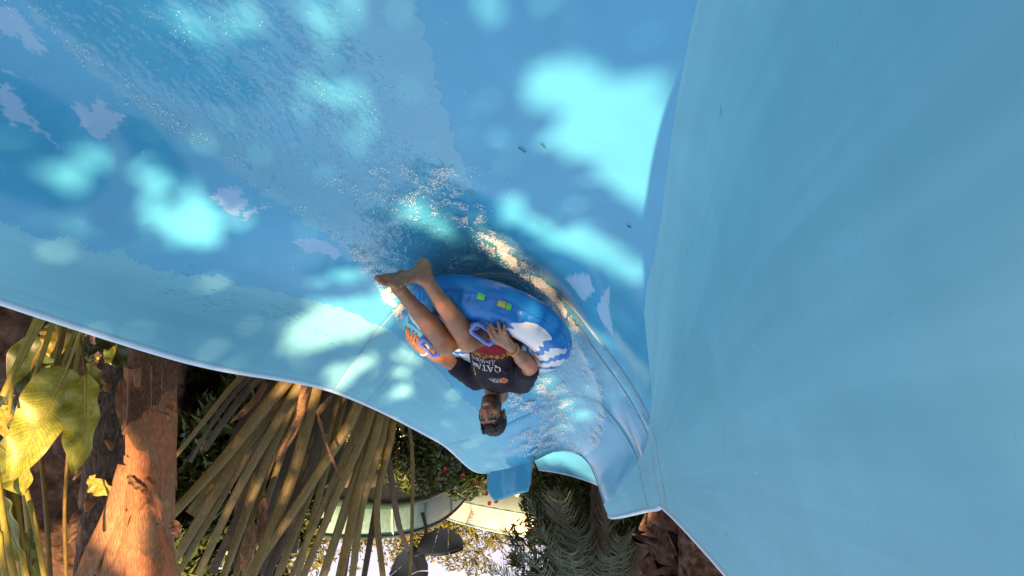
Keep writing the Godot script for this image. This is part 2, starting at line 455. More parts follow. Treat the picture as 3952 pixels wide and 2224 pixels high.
# Gelcoat: wet where water runs, dry and chalky above; ragged film edges, faint drag streaks along the ride, scuffs and specks.
const TW := 1536
const TH := 1536
func chute_textures() -> Array:
	var wet := Color(0.066, 0.335, 0.545)
	var dry := Color(0.160, 0.435, 0.560)
	var rough := PackedByteArray()
	rough.resize(TW * TH)
	var data := PackedByteArray()
	data.resize(TW * TH * 3)
	var edge := noise(11, 0.03, 5)
	var fine := noise(12, 0.12, 3)
	var fringe := noise(13, 0.05, 3)
	var streak := noise(14, 0.02, 4)
	var blotch := noise(15, 0.006, 4)
	var boxes := []
	var polys := []
	for d in SKY_PATCHES:
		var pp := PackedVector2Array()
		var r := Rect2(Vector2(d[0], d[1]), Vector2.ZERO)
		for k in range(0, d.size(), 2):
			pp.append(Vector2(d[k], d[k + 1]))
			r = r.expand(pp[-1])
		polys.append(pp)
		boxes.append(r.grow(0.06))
	var scale := Color(0.29, 0.46, 0.65).linear_to_srgb()  # pale colour of the sky reflections painted on the chute
	var wr := wet.linear_to_srgb()
	var dr := dry.linear_to_srgb()
	for i in TW:
		var s := 3.0 + 5.0 * (i + 0.5) / TW
		var right := table(WET_R, s)
		var left := table(DRY_L, s)
		var near := []
		for b in boxes.size():
			if s > boxes[b].position.x and s < boxes[b].end.x:
				near.append(b)
		for j in TH:
			var t := 9.0 * (j + 0.5) / TH
			var dryness := 0.0
			var sky_sheen := 0.0
			if t < right + 0.35:
				var e := edge.get_noise_2d(i * 0.5, j * 0.25) * 0.07 + fringe.get_noise_2d(i * 2.2, j * 0.22) * 0.022
				dryness = smoothstep(-0.008, 0.008, right + e - t)
			elif t > left - 0.35:
				var e := edge.get_noise_2d(i * 0.15, j * 0.5) * 0.04 + fringe.get_noise_2d(i * 1.6, j * 0.3) * 0.012
				dryness = smoothstep(-0.012, 0.012, t - left + e)
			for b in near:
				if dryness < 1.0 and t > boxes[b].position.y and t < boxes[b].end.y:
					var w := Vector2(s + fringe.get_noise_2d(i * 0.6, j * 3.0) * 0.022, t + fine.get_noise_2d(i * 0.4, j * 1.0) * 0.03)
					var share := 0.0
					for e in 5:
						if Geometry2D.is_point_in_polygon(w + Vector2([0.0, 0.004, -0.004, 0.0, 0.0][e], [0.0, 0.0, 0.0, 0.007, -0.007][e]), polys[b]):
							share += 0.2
					sky_sheen = maxf(sky_sheen, share)
			# matter on the surface: rub marks that run with the ride, cloudy tone, dark specks; the pale patches are painted sky reflection
			var st := streak.get_noise_2d(i * 0.10 + j * 0.02, j * 1.4) * 0.5 + streak.get_noise_2d(i * 0.04, j * 4.0 + 900.0) * 0.5
			var bl := blotch.get_noise_2d(i, j)
			var k := 1.0 + dryness * (0.04 * st + 0.03 * bl) + (1.0 - dryness) * 0.03 * bl
			var c := wr.lerp(dr, dryness).lerp(scale, sky_sheen * 0.9)
			var f := fine.get_noise_2d(i * 1.7 + 300.0, j * 1.7)
			if f > 0.74 and dryness > 0.5 and bl > 0.05:
				k *= 0.9
			var o := (j * TW + i) * 3
			data[o] = clampi(int(c.r * k * 255.0 + (dryness * st * 4.0)), 0, 255)
			data[o + 1] = clampi(int(c.g * k * 255.0), 0, 255)
			data[o + 2] = clampi(int(c.b * k * 255.0), 0, 255)
			rough[j * TW + i] = int(255.0 * lerpf(0.13 + 0.05 * bl, 0.60 + 0.04 * st, maxf(dryness, sky_sheen)))
	# scuffs and scratches on the dry left wall, small dark marks
	var r2 := RandomNumberGenerator.new()
	r2.seed = 5
	for q in 46:
		var i0 := r2.randi_range(int(TW * 0.35), int(TW * 0.78))
		var j0 := r2.randi_range(int(TH * 0.74), TH - 30)
		var n := r2.randi_range(2, 5) if q % 3 else r2.randi_range(8, 22)
		var dj := r2.randf_range(-0.9, 0.3)
		var dark := r2.randf_range(0.72, 0.9) if q % 4 else 1.12
		for m in n:
			var ii := clampi(i0 + m, 0, TW - 1)
			var jj := clampi(j0 + int(m * dj), 0, TH - 1)
			var o := (jj * TW + ii) * 3
			for ch in 3:
				data[o + ch] = clampi(int(data[o + ch] * dark), 0, 255)
	# thin dark residue marks in the dried film of the right wall
	for q in 70:
		var i0 := int(TW * r2.randf_range(0.44, 0.66))
		var j0 := int(TH * r2.randf_range(0.07, 0.125))
		for m in r2.randi_range(4, 16):
			var o := (clampi(j0 + int(sin(m * 0.7) * 1.2), 0, TH - 1) * TW + clampi(i0 + m, 0, TW - 1)) * 3
			for ch in 3:
				data[o + ch] = clampi(int(data[o + ch] * 0.72), 0, 255)
	return [ImageTexture.create_from_image(Image.create_from_data(TW, TH, false, Image.FORMAT_RGB8, data)), ImageTexture.create_from_image(Image.create_from_data(TW, TH, false, Image.FORMAT_L8, rough))]

func chute_section(parent: Node3D, s0: float, s1: float, m: Material) -> void:
	var g := []
	var uvs := []
	var ns := maxi(3, int((s1 - s0) * 22))
	for i in ns + 1:
		var s := lerpf(s0, s1, float(i) / ns)
		var row := []
		var ur := []
		for j in 91:
			var t := 9.0 - j * 0.1
			row.append(chute(s, t))
			ur.append(Vector2((s - 3.0) / 5.0, t / 9.0))
		g.append(row)
		uvs.append(ur)
	var mb := MB.new()
	sheet(mb, g, 0.016, uvs)
	part("chute_section", mb, m, parent)
	for side in 2:
		var pts := []
		for i in ns + 1:
			var s := lerpf(s0, s1, float(i) / ns)
			pts.append(chute(s, 9.0 * side) + chute_normal(s, 9.0 * side) * -0.008)
		mb = MB.new()
		tube(mb, pts, [0.015], 10)
		part("rim", mb, M.rim, parent)

func seam(parent: Node3D, s: float, m: Material, wide := 0.006, right := 0.0) -> void:
	var g := []
	var along := (chute(s + 0.01, 4.0) - chute(s, 4.0)).length() / 0.01
	for i in 2:
		var row := []
		for j in 91:
			var t := 9.0 - j * (9.0 - right) / 90.0
			var ss := s + (i - 0.5) * wide / along
			row.append(chute(ss, t) + chute_normal(ss, t) * 0.003)
		g.append(row)
	var mb := MB.new()
	sheet(mb, g, 0.008)
	part("seam", mb, m, parent)

func build_slide() -> void:
	var o := thing("water_slide", Vector3(0.1, -2.6, -3.6), "light blue fibreglass water slide chute with high banked walls", "water slide")
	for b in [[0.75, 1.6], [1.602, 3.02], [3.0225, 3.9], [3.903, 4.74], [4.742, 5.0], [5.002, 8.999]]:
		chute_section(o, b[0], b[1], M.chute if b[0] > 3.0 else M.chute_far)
	for s in [[3.9015, 4.6], [4.741, 4.0], [5.001, 0.0]]:
		seam(o, s[0], M.seam, 0.0035, s[1])
	# the splash guard that stands on the right rim at the crest
	var g := []
	var outer := [Vector3(1226, 1188, 6.02), Vector3(1226, 1218, 6.04), Vector3(1232, 1245, 6.06), Vector3(1246, 1262, 6.07)]
	var inner := [Vector3(1336, 1150, 5.80), Vector3(1334, 1185, 5.81), Vector3(1330, 1213, 5.82), Vector3(1324, 1237, 5.84)]
	for i in 9:
		var a := spline(outer, i * 3.0 / 8.0)
		var b := spline(inner, i * 3.0 / 8.0)
		var row := []
		for j in 9:
			var q := a.lerp(b, j / 8.0)
			row.append(px(q.x, q.y, q.z + 0.10 * sin(PI * j / 8.0)))
		g.append(row)
	var mb := MB.new()
	sheet(mb, g, 0.02)
	part("splash_guard", mb, M.chute_far, o)
	# twigs that have dropped onto the wet floor
	for q in [[6.22, 4.62, 0.045, 0.6, "brown twig on the wet floor, the one nearest the stream's edge"], [6.25, 4.85, 0.035, 0.3, "brown twig on the wet floor, second from the stream's edge"], [5.86, 5.75, 0.025, 1.1, "tiny brown twig on the wet floor closest to the high wall"]]:
		var c := chute(q[0], q[1]) + chute_normal(q[0], q[1]) * 0.004
		var d := (chute(q[0] + 0.05, q[1]) - chute(q[0], q[1])).normalized().rotated(Vector3.UP, q[3])
		var tw := MB.new()
		tube(tw, [c - d * q[2] * 0.5, c + Vector3(0, 0.003, 0), c + d * q[2] * 0.5], [0.0015, 0.002, 0.001], 6)
		tube(tw, [c, c + (d + Vector3(0.5, 0.2, 0.3)) * q[2] * 0.25], [0.0018, 0.001], 5)
		tag(commit("twig", tw, M.stalk_brown), q[4], "twig", "twigs on the slide floor")
	# legs that carry the chute
	for q in [[1.3, 3.4], [3.4, 3.2], [5.2, 3.2], [7.2, 3.0]]:
		var top := chute(q[0], q[1]) + Vector3(0, -0.03, 0)
		mb = MB.new()
		tube(mb, [top, Vector3(top.x, -2.6, top.z)], [0.09], 16, 1.0, Vector3.RIGHT)
		part("leg", mb, M.steel, o)

# A point of the place by where it shows in a 2576-pixel-wide view and how far ahead it lies.
func px(x: float, y: float, ahead: float) -> Vector3:
	var f := 288.0 / tan(deg_to_rad(24.0))
	var a := (1024.0 - x * 0.39752 - 512.0) / f
	var b := (288.0 - (576.0 - y * 0.39724)) / f
	var p := deg_to_rad(-16.0)
	var d := Vector3(a, b * cos(p) + sin(p), b * sin(p) - cos(p))
	return d * (ahead / -d.z)

func build_ground() -> void:
	var mb := MB.new()
	var nz := noise(31, 0.05, 4)
	var n := 60
	var q := []
	for i in n + 1:
		for j in n + 1:
			var x := signf(i - n / 2.0) * pow(absf(i / float(n) * 2.0 - 1.0), 2.2) * 180.0
			var z := signf(j - n / 2.0) * pow(absf(j / float(n) * 2.0 - 1.0), 2.2) * 180.0
			q.append(mb.p(Vector3(x, -2.6 + nz.get_noise_2d(x, z) * 0.12, z)))
	for i in n:
		for j in n:
			var a: int = q[i * (n + 1) + j]
			var b: int = q[(i + 1) * (n + 1) + j]
			mb.quad(a, a + 1, b + 1, b)
	var o := commit("ground", mb, M.soil)
	o.set_meta("kind", "structure")

# ---------------------------------------------------------------- water
func build_water() -> void:
	var mb := MB.new()
	var big := noise(41, 0.9, 3)
	var mid := noise(42, 2.6, 3)
	var ragged := noise(43, 1.7, 4)
	var ns := 900
	var nt := 170
	for i in ns + 1:
		var s := lerpf(3.03, 8.6, float(i) / ns)
		var a := table(STREAM_R, s) + ragged.get_noise_1d(s * 6.0) * 0.05
		var b := table(STREAM_L, s) + ragged.get_noise_1d(s * 5.0 + 77.0) * 0.04
		var rowi := int(s)
		for j in nt + 1:
			var f := float(j) / nt
			var t := lerpf(a, b, f)
			var q := chute(s, t)
			var e := minf(f, 1.0 - f)
			var swell := smoothstep(0.0, 0.10, f) * smoothstep(0.0, 0.30, 1.0 - f)
			# ripples drawn out along the run, fine chop on top
			var al := q.x * 0.29 + q.z * 0.957
			var la := q.x * 0.957 - q.z * 0.29
			var h := 0.0025 + 0.010 * swell
			h += swell * (0.008 * big.get_noise_2d(la * 7.0, al * 3.2) + 0.0036 * mid.get_noise_2d(la * 11.0, al * 6.0))
			h += swell * 0.0026 * mid.get_noise_2d(la * 26.0 + 50.0, al * 15.0)
			mb.p(q + Vector3(0, maxf(0.002, h), 0), Vector2(s, t))
	for i in ns:
		for j in nt:
			var k := i * (nt + 1) + j
			mb.quad(k, k + nt + 1, k + nt + 2, k + 1)
	var o := commit("flowing_water", mb, M.water)
	o.set_meta("kind", "structure")
	spray()

# Foam and drops: small white flecks, thickest where the ring ploughs the water and along the broken edge of the stream.
func spray() -> void:
	var r := RandomNumberGenerator.new()
	r.seed = 17
	var clump := noise(44, 9.0, 3)
	var fleck := MB.new()
	for k in 6:
		fleck.p([Vector3(1, 0, 0), Vector3(-1, 0, 0), Vector3(0, 0.5, 0), Vector3(0, -0.5, 0), Vector3(0, 0, 1), Vector3(0, 0, -1)][k])
	for q in [[0, 2, 4], [4, 2, 1], [1, 2, 5], [5, 2, 0], [4, 3, 0], [1, 3, 4], [5, 3, 1], [0, 3, 5]]:
		fleck.tri(q[0], q[2], q[1])
	var fm := mesh_of(fleck)
	# along the chute: s0, t0, s1, t1, half width in t, how many, size, how high they fly
	var zones := [
		["foam", [5.45, 3.6, 4.75, 4.05, 0.2, 12480, 0.00217, 0.045]], ["foam", [5.75, 3.55, 5.4, 3.7, 0.21, 1232, 0.00207, 0.02]], ["foam", [6.15, 3.7, 5.7, 3.6, 0.3, 880, 0.00178, 0.012]],
		["foam", [5.3, 2.1, 4.95, 1.85, 0.14, 2880, 0.00196, 0.02]], ["foam", [5.75, 2.05, 5.3, 2.1, 0.12, 616, 0.00197, 0.02]], ["foam", [4.7, 2.6, 3.3, 2.6, 0.75, 4800, 0.00209, 0.01]], ["foam", [4.6, 3.7, 3.4, 4.6, 0.396, 2080, 0.00195, 0.015]],
		["foam", [4.25, 2.2, 3.95, 1.9, 0.35, 832, 0.00239, 0.015]], ["foam", [3.75, 1.7, 3.35, 2.2, 0.35, 832, 0.00239, 0.015]], ["foam", [6.2, 3.05, 5.75, 3.1, 0.45, 832, 0.00174, 0.01]], ["foam", [8, 3.1, 5.4, 3, 0.95, 1680, 0.00121, 0.01]], ["foam", [8, 2.15, 5.4, 2.08, 0.12, 784, 0.00121, 0.008]]]
	var xf := []
	for z in zones:
		var q: Array = z[1]
		var made := 0
		var tries := 0
		while made < q[5] and tries < q[5] * 8:
			tries += 1
			var f := r.randf()
			var s := lerpf(q[0], q[2], f)
			var t: float = lerpf(q[1], q[3], f) + r.randfn(0.0, 0.5) * q[4]
			var p := chute(s, t)
			if clump.get_noise_3dv(p) + 0.35 * clump.get_noise_3dv(p * 3.0) < r.randf_range(-0.05, 0.22):
				continue
			made += 1
			var e: float = q[6] * r.randf_range(0.5, 1.5)
			var up: float = 0.011 + q[7] * absf(r.randfn(0.0, 0.4))
			var nn := chute_normal(s, t)
			var xx := nn.cross(Vector3.BACK).rotated(nn, r.randf_range(0, TAU)).normalized()
			var b := Basis(xx, nn, xx.cross(nn)) * Basis.from_euler(Vector3(r.randf_range(-0.3, 0.3), 0, r.randf_range(-0.3, 0.3))) * Basis.from_scale(Vector3(e * r.randf_range(0.8, 2.0), e * 0.4, e * r.randf_range(0.8, 2.0)))
			xf.append(Transform3D(b, p + Vector3(0, up, 0)))
	var mm := MultiMesh.new()
	mm.transform_format = MultiMesh.TRANSFORM_3D
	mm.mesh = fm
	mm.instance_count = xf.size()
	for k in xf.size():
		mm.set_instance_transform(k, xf[k])
	var o := MultiMeshInstance3D.new()
	o.name = "water_foam"
	o.multimesh = mm
	o.material_override = M.foam
	add_child(o, true)
	tag(o, "white foam and drops where the ring breaks the stream", "foam", "", "stuff")

# Gaps shaped into the crowns behind the lens for the sun patches, seen along the sun's rays: how open each is, then its outline in metres.
var HOLES := [
	[1, 0.95, 0.73, 0.99, 0.78, 1.09, 0.81, 1.17, 0.79, 1.22, 0.74, 1.21, 0.68, 1.15, 0.64, 1.05, 0.64, 0.97, 0.67],
	[0.55, 1.03, 0.56, 1.06, 0.62, 1.14, 0.64, 1.21, 0.63, 1.25, 0.58, 1.24, 0.53, 1.19, 0.49, 1.11, 0.48, 1.05, 0.50],
	[0.5, 1.33, 0.49, 1.35, 0.55, 1.40, 0.57, 1.44, 0.56, 1.47, 0.51, 1.46, 0.45, 1.43, 0.41, 1.38, 0.41, 1.34, 0.44],
	[0.5, 1.48, 0.76, 1.50, 0.81, 1.52, 0.83, 1.53, 0.81, 1.54, 0.77, 1.53, 0.72, 1.51, 0.69, 1.49, 0.69, 1.48, 0.71],
	[1, 0.43, 1.12, 0.46, 1.16, 0.52, 1.17, 0.59, 1.14, 0.63, 1.10, 0.62, 1.06, 0.57, 1.03, 0.50, 1.04, 0.44, 1.07],
	[1, 0.89, 1.52, 0.91, 1.45, 0.77, 1.34, 0.61, 1.24, 0.49, 1.26, 0.28, 1.35, 0.29, 1.49, 0.52, 1.57, 0.75, 1.55],
	[1, 0.69, 1.75, 0.56, 1.73, 0.44, 1.74, 0.46, 1.80, 0.57, 1.84, 0.64, 1.93],
	[1, 0.21, 1.73, 0.23, 1.76, 0.28, 1.77, 0.32, 1.75, 0.32, 1.73, 0.28, 1.71, 0.23, 1.71],
	[1, 0.13, 1.80, 0.14, 1.83, 0.19, 1.84, 0.23, 1.83, 0.23, 1.80, 0.20, 1.78, 0.15, 1.79],
	[1, 0.25, 1.88, 0.26, 1.90, 0.29, 1.91, 0.32, 1.90, 0.33, 1.87, 0.30, 1.86, 0.27, 1.86],
	[1, 0.19, 1.97, 0.20, 2.00, 0.26, 2.06, 0.32, 2.10, 0.35, 2.10, 0.34, 2.07, 0.28, 2.02, 0.22, 1.97],
	[1, 0.16, 1.98, 0.17, 2.00, 0.21, 2.03, 0.24, 2.05, 0.25, 2.03, 0.22, 2.00, 0.18, 1.98],
	[1, -0.20, 0.06, -0.25, 0.03, -0.34, 0.01, -0.46, 0.01, -0.58, -0.01, -0.68, -0.03, -0.82, 0.42, -0.84, 0.51, -0.74, 0.49, -0.63, 0.44, -0.52, 0.34, -0.38, 0.18, -0.34, 0.13, -0.26, 0.09],
	[1, -0.19, 0.58, -0.26, 0.55, -0.38, 0.64, -0.56, 0.70, -0.69, 0.68, -0.79, 0.72, -0.85, 0.75, -0.87, 0.89, -0.81, 0.88, -0.68, 0.83, -0.51, 0.80, -0.36, 0.73],
	[1, -0.01, 0.77, 0.05, 0.82, 0.15, 0.77, 0.23, 0.69, 0.24, 0.61, 0.18, 0.58, 0.09, 0.61, 0.01, 0.68],
	[0.6, -0.16, -0.19, -0.15, -0.17, -0.10, -0.16, -0.05, -0.16, -0.01, -0.18, -0.01, -0.20, -0.04, -0.21, -0.10, -0.22, -0.14, -0.21],
	[0.7, -0.21, 0.37, -0.26, 0.31, -0.44, 0.23, -0.42, 0.28, -0.28, 0.36],
	[1, -0.70, 1.26, -0.72, 1.25, -0.84, 1.35, -0.84, 1.40],
	[0.5, 0.27, 0.22, 0.35, 0.27, 0.47, 0.25, 0.55, 0.18, 0.57, 0.10, 0.52, 0.04, 0.42, 0.02, 0.33, 0.06, 0.27, 0.14],
	[0.4, 0.26, 0.28, 0.28, 0.33, 0.35, 0.36, 0.41, 0.36, 0.45, 0.32, 0.44, 0.27, 0.39, 0.24, 0.33, 0.22, 0.27, 0.24],
	[0.5, 0.18, -0.15, 0.24, -0.12, 0.37, -0.10, 0.51, -0.10, 0.61, -0.12, 0.59, -0.15, 0.49, -0.17, 0.35, -0.18, 0.23, -0.18],
	[0.5, 0.59, -0.09, 0.65, -0.05, 0.76, -0.02, 0.87, -0.02, 0.92, -0.05, 0.90, -0.09, 0.81, -0.12, 0.70, -0.13, 0.62, -0.12],
	[1, 0.28, 1.29, 0.29, 1.35, 0.33, 1.37, 0.38, 1.35, 0.40, 1.29, 0.40, 1.23, 0.36, 1.18, 0.32, 1.18, 0.29, 1.22],
	[0.45, -0.36, 1.04, -0.45, 1.04, -0.61, 1.16, -0.75, 1.28, -0.82, 1.50, -0.62, 1.40, -0.43, 1.22],
	[0.8, -0.10, 0.73, -0.21, 0.71, -0.36, 0.93, -0.37, 1.08, -0.20, 0.90],
	[0.35, -0.77, 2.01, -0.76, 2.08, -0.73, 2.11, -0.69, 2.10, -0.66, 2.05, -0.66, 1.98, -0.67, 1.93, -0.71, 1.92, -0.74, 1.95],
	[0.3, -1.04, 2.32, -1.04, 2.45, -1.00, 2.55, -0.92, 2.55, -0.84, 2.44, -0.82, 2.30, -0.85, 2.21, -0.92, 2.17, -0.99, 2.21],
	[1, 0.05, 1.28, 0.06, 1.30, 0.09, 1.31, 0.12, 1.31, 0.15, 1.29, 0.15, 1.27, 0.13, 1.26, 0.09, 1.25, 0.06, 1.26],
	[1, -0.09, 1.66, -0.04, 1.68, 0.06, 1.66, 0.15, 1.63, 0.18, 1.60, 0.13, 1.58, 0.03, 1.60, -0.06, 1.63],
	[1, 0.12, 1.52, 0.13, 1.56, 0.17, 1.58, 0.21, 1.57, 0.24, 1.55, 0.24, 1.51, 0.22, 1.48, 0.17, 1.47, 0.14, 1.48],
	[1, 2.50, 2.40, 2.69, 2.05, 2.65, 1.65, 2.30, 1.65, 2.13, 1.74, 1.97, 1.93, 1.95, 2.25, 2.08, 2.38, 2.29, 2.41],
	[1, 2.06, 2.26, 1.99, 2.20, 1.72, 2.16, 1.58, 2.80, 1.81, 2.72, 2.00, 2.56],
	[0.5, 1.79, 2.06, 1.81, 2.09, 1.88, 2.12, 1.97, 2.12, 2.03, 2.09, 2.04, 2.06, 1.99, 2.03, 1.90, 2.01, 1.82, 2.03],
	[1, 1.15, 2.11, 0.85, 2.15, 0.87, 2.29, 1.10, 2.24],
	[1, 1.27, 2.30, 1.30, 2.34, 1.33, 2.33, 1.32, 2.28, 1.28, 2.24, 1.26, 2.25],
	[1, 1.02, 2.43, 1.07, 2.49, 1.09, 2.49, 1.07, 2.41, 1.03, 2.35, 1.00, 2.35],
	[1, 1.07, 2.79, 1.11, 2.83, 1.13, 2.83, 1.12, 2.78, 1.08, 2.73, 1.06, 2.74],
	[1, 1.20, 2.88, 1.23, 2.92, 1.25, 2.92, 1.24, 2.86, 1.20, 2.82, 1.18, 2.82],
	[1, 0.69, 2.43, 0.72, 2.47, 0.74, 2.46, 0.72, 2.42, 0.69, 2.37, 0.68, 2.38],
	[1, 1.39, 2.97, 1.42, 3.01, 1.44, 3.00, 1.44, 2.96, 1.41, 2.92, 1.38, 2.93],
	[1, 0.95, 2.59, 0.99, 2.66, 1.01, 2.65, 0.99, 2.58, 0.95, 2.52, 0.93, 2.52],
	[1, 0.53, 2.40, 0.55, 2.42, 0.57, 2.41, 0.57, 2.38, 0.54, 2.36, 0.53, 2.37],
	[1, 2.93, 2.79, 2.66, 2.79, 2.52, 3.27, 2.91, 3.35],
	[1, 2.01, 2.71, 2.02, 2.77, 2.05, 2.81, 2.10, 2.80, 2.15, 2.75, 2.16, 2.69, 2.14, 2.64, 2.09, 2.62, 2.04, 2.65],
	[1, -1.85, 3.55, -1.45, 3.55, -1.0, 3.95, 0.0, 4.3, 0.0, 4.5, -1.0, 4.25, -1.75, 3.9],
]

# ---------------------------------------------------------------- smooth bodies: distances on a grid, meshed as surface nets
class Field:
	var lo: Vector3
	var cell: float
	var n: Vector3i
	var d := PackedFloat32Array()
	func _init(a: Vector3, b: Vector3, c: float) -> void:
		lo = a
		cell = c
		n = Vector3i(((b - a) / c).ceil()) + Vector3i.ONE
		d.resize(n.x * n.y * n.z)
		d.fill(1.0)
	func span(a: Vector3, b: Vector3, pad: float) -> Array:
		var p := Vector3i(((a.min(b) - lo - Vector3.ONE * pad) / cell).floor()).clamp(Vector3i.ZERO, n - Vector3i.ONE)
		var q := Vector3i(((a.max(b) - lo + Vector3.ONE * pad) / cell).ceil()).clamp(Vector3i.ZERO, n - Vector3i.ONE)
		return [p, q]
	func blend(i: int, v: float, k: float, sub: bool) -> void:
		var o := d[i]
		if sub:
			var h := clampf(0.5 - 0.5 * (o + v) / k, 0.0, 1.0)
			d[i] = lerpf(o, -v, h) + k * h * (1.0 - h)
		else:
			var h := clampf(0.5 + 0.5 * (o - v) / k, 0.0, 1.0)
			d[i] = lerpf(o, v, h) - k * h * (1.0 - h)
	# tapered capsule
	func cap(a: Vector3, b: Vector3, ra: float, rb: float, k := 0.02, sub := false) -> void:
		var s := span(a, b, maxf(ra, rb) + k + cell * 2.0)
		var ab := b - a
		var l2 := maxf(ab.length_squared(), 1e-9)
		for z in range(s[0].z, s[1].z + 1):
			for y in range(s[0].y, s[1].y + 1):
				var i: int = (z * n.y + y) * n.x + s[0].x
				for x in range(s[0].x, s[1].x + 1):
					var p := lo + Vector3(x, y, z) * cell
					var t := clampf((p - a).dot(ab) / l2, 0.0, 1.0)
					blend(i, p.distance_to(a + ab * t) - lerpf(ra, rb, t), k, sub)
					i += 1
	# ellipsoid with axes bs and radii r
	func ell(c: Vector3, bs: Basis, r: Vector3, k := 0.02, sub := false) -> void:
		var m := maxf(r.x, maxf(r.y, r.z))
		var s := span(c, c, m + k + cell * 2.0)
		var inv := bs.transposed()
		for z in range(s[0].z, s[1].z + 1):
			for y in range(s[0].y, s[1].y + 1):
				var i: int = (z * n.y + y) * n.x + s[0].x
				for x in range(s[0].x, s[1].x + 1):
					var p := inv * (lo + Vector3(x, y, z) * cell - c)
					var k0 := (p / r).length()
					var k1 := (p / (r * r)).length()
					blend(i, k0 * (k0 - 1.0) / maxf(k1, 1e-6), k, sub)
					i += 1
	func rough(nz: FastNoiseLite, k: Vector3, amount: float) -> void:
		var i := 0
		for z in n.z:
			for y in n.y:
				for x in n.x:
					if absf(d[i]) < 0.03:
						d[i] += nz.get_noise_3dv((lo + Vector3(x, y, z) * cell) * k) * amount
					i += 1
	func mesh(mb: MB, paint: Callable, to := Transform3D.IDENTITY) -> void:
		var at := {}
		var nx := n.x
		var nxy := n.x * n.y
		for z in n.z - 1:
			for y in n.y - 1:
				var i := (z * n.y + y) * nx
				for x in nx - 1:
					var mask := 0
					if d[i] < 0.0: mask += 1
					if d[i + 1] < 0.0: mask += 1
					if d[i + nx] < 0.0: mask += 1
					if d[i + nx + 1] < 0.0: mask += 1
					if d[i + nxy] < 0.0: mask += 1
					if d[i + nxy + 1] < 0.0: mask += 1
					if d[i + nxy + nx] < 0.0: mask += 1
					if d[i + nxy + nx + 1] < 0.0: mask += 1
					if mask != 0 and mask != 8:
						var sum := Vector3.ZERO
						var cnt := 0
						for e in 12:
							var ax := e >> 2
							var u := e & 1
							var w := (e >> 1) & 1
							var o0 := Vector3i(0, u, w) if ax == 0 else (Vector3i(u, 0, w) if ax == 1 else Vector3i(u, w, 0))
							var st := Vector3i(1, 0, 0) if ax == 0 else (Vector3i(0, 1, 0) if ax == 1 else Vector3i(0, 0, 1))
							var d0 := d[i + o0.x + o0.y * nx + o0.z * nxy]
							var o1 := o0 + st
							var d1 := d[i + o1.x + o1.y * nx + o1.z * nxy]
							if (d0 < 0.0) != (d1 < 0.0):
								sum += Vector3(o0) + Vector3(st) * (d0 / (d0 - d1))
								cnt += 1
						var p := lo + (Vector3(x, y, z) + sum / cnt) * cell
						mb.col = paint.call(p)
						at[i] = mb.p(to * p)
					i += 1
		for i in at:
			var z: int = i / nxy
			var y: int = (i % nxy) / nx
			var x: int = i % nx
			var inside := d[i] < 0.0
			if y > 0 and z > 0 and (d[i + 1] < 0.0) != inside:
				face(mb, at, i, i - nx, i - nx - nxy, i - nxy, inside)
			if x > 0 and z > 0 and (d[i + nx] < 0.0) != inside:
				face(mb, at, i, i - nxy, i - nxy - 1, i - 1, inside)
			if x > 0 and y > 0 and (d[i + nxy] < 0.0) != inside:
				face(mb, at, i, i - 1, i - 1 - nx, i - nx, inside)
	func face(mb: MB, at: Dictionary, a: int, b: int, c: int, e: int, inside: bool) -> void:
		if at.has(a) and at.has(b) and at.has(c) and at.has(e):
			if inside:
				mb.quad(at[a], at[e], at[c], at[b])
			else:
				mb.quad(at[a], at[b], at[c], at[e])

# ---------------------------------------------------------------- the inflatable ring
var RING_C := Vector3(0.13, -0.80, -3.6)
var RING_N := Vector3(sin(deg_to_rad(18.0)), 1.0, tan(deg_to_rad(8.0))).normalized()
const RING_R := 0.365
const RING_T := 0.118

func ring_at(th: float, ph: float, out := 0.0) -> Vector3:
	var a := Vector3.BACK.cross(RING_N).normalized() * -1.0
	a = a if a.x > 0.0 else -a
	var b := RING_N.cross(a)
	var d := a * cos(th) + b * sin(th)
	return RING_C + d * (RING_R + (RING_T + out) * cos(ph)) + RING_N * (RING_T + out) * sin(ph)

func ring_texture() -> ImageTexture:
	var w := 1024
	var h := 512
	var im := Image.create(w, h, false, Image.FORMAT_RGB8)
	var nz := noise(51, 0.03, 2)
	var blue := Color(0.010, 0.165, 0.50).linear_to_srgb()
	var white := Color(0.74, 0.68, 0.70).linear_to_srgb()
	for i in w:
		for j in h:
			var th := 360.0 * i / w
			var ph := 360.0 * j / h
			# printed white waves with blue bands, on the upper half of the back and the sides
			var wob := nz.get_noise_2d(j * 0.55, i * 0.05) * 8.0
			var x := th + wob
			var on := false
			var lift := (ph - 98.0 + nz.get_noise_2d(i * 0.25, 7.0) * 12.0) / 76.0
			for band in [[214.0, 247.0], [193.0, 206.0], [172.0, 185.0], [148.0, 164.0], [118.0, 140.0], [66.0, 96.0], [40.0, 60.0], [14.0, 32.0], [-10.0, 6.0]]:
				for turn in [0.0, 360.0]:
					var q: float = (x - turn - (band[0] + band[1]) * 0.5) / ((band[1] - band[0]) * 0.5)
					if pow(absf(q), 3.0) + pow(absf(lift), 3.0) < 1.0:
						on = true
			im.set_pixel(i, j, white if on else blue)
	return ImageTexture.create_from_image(im)

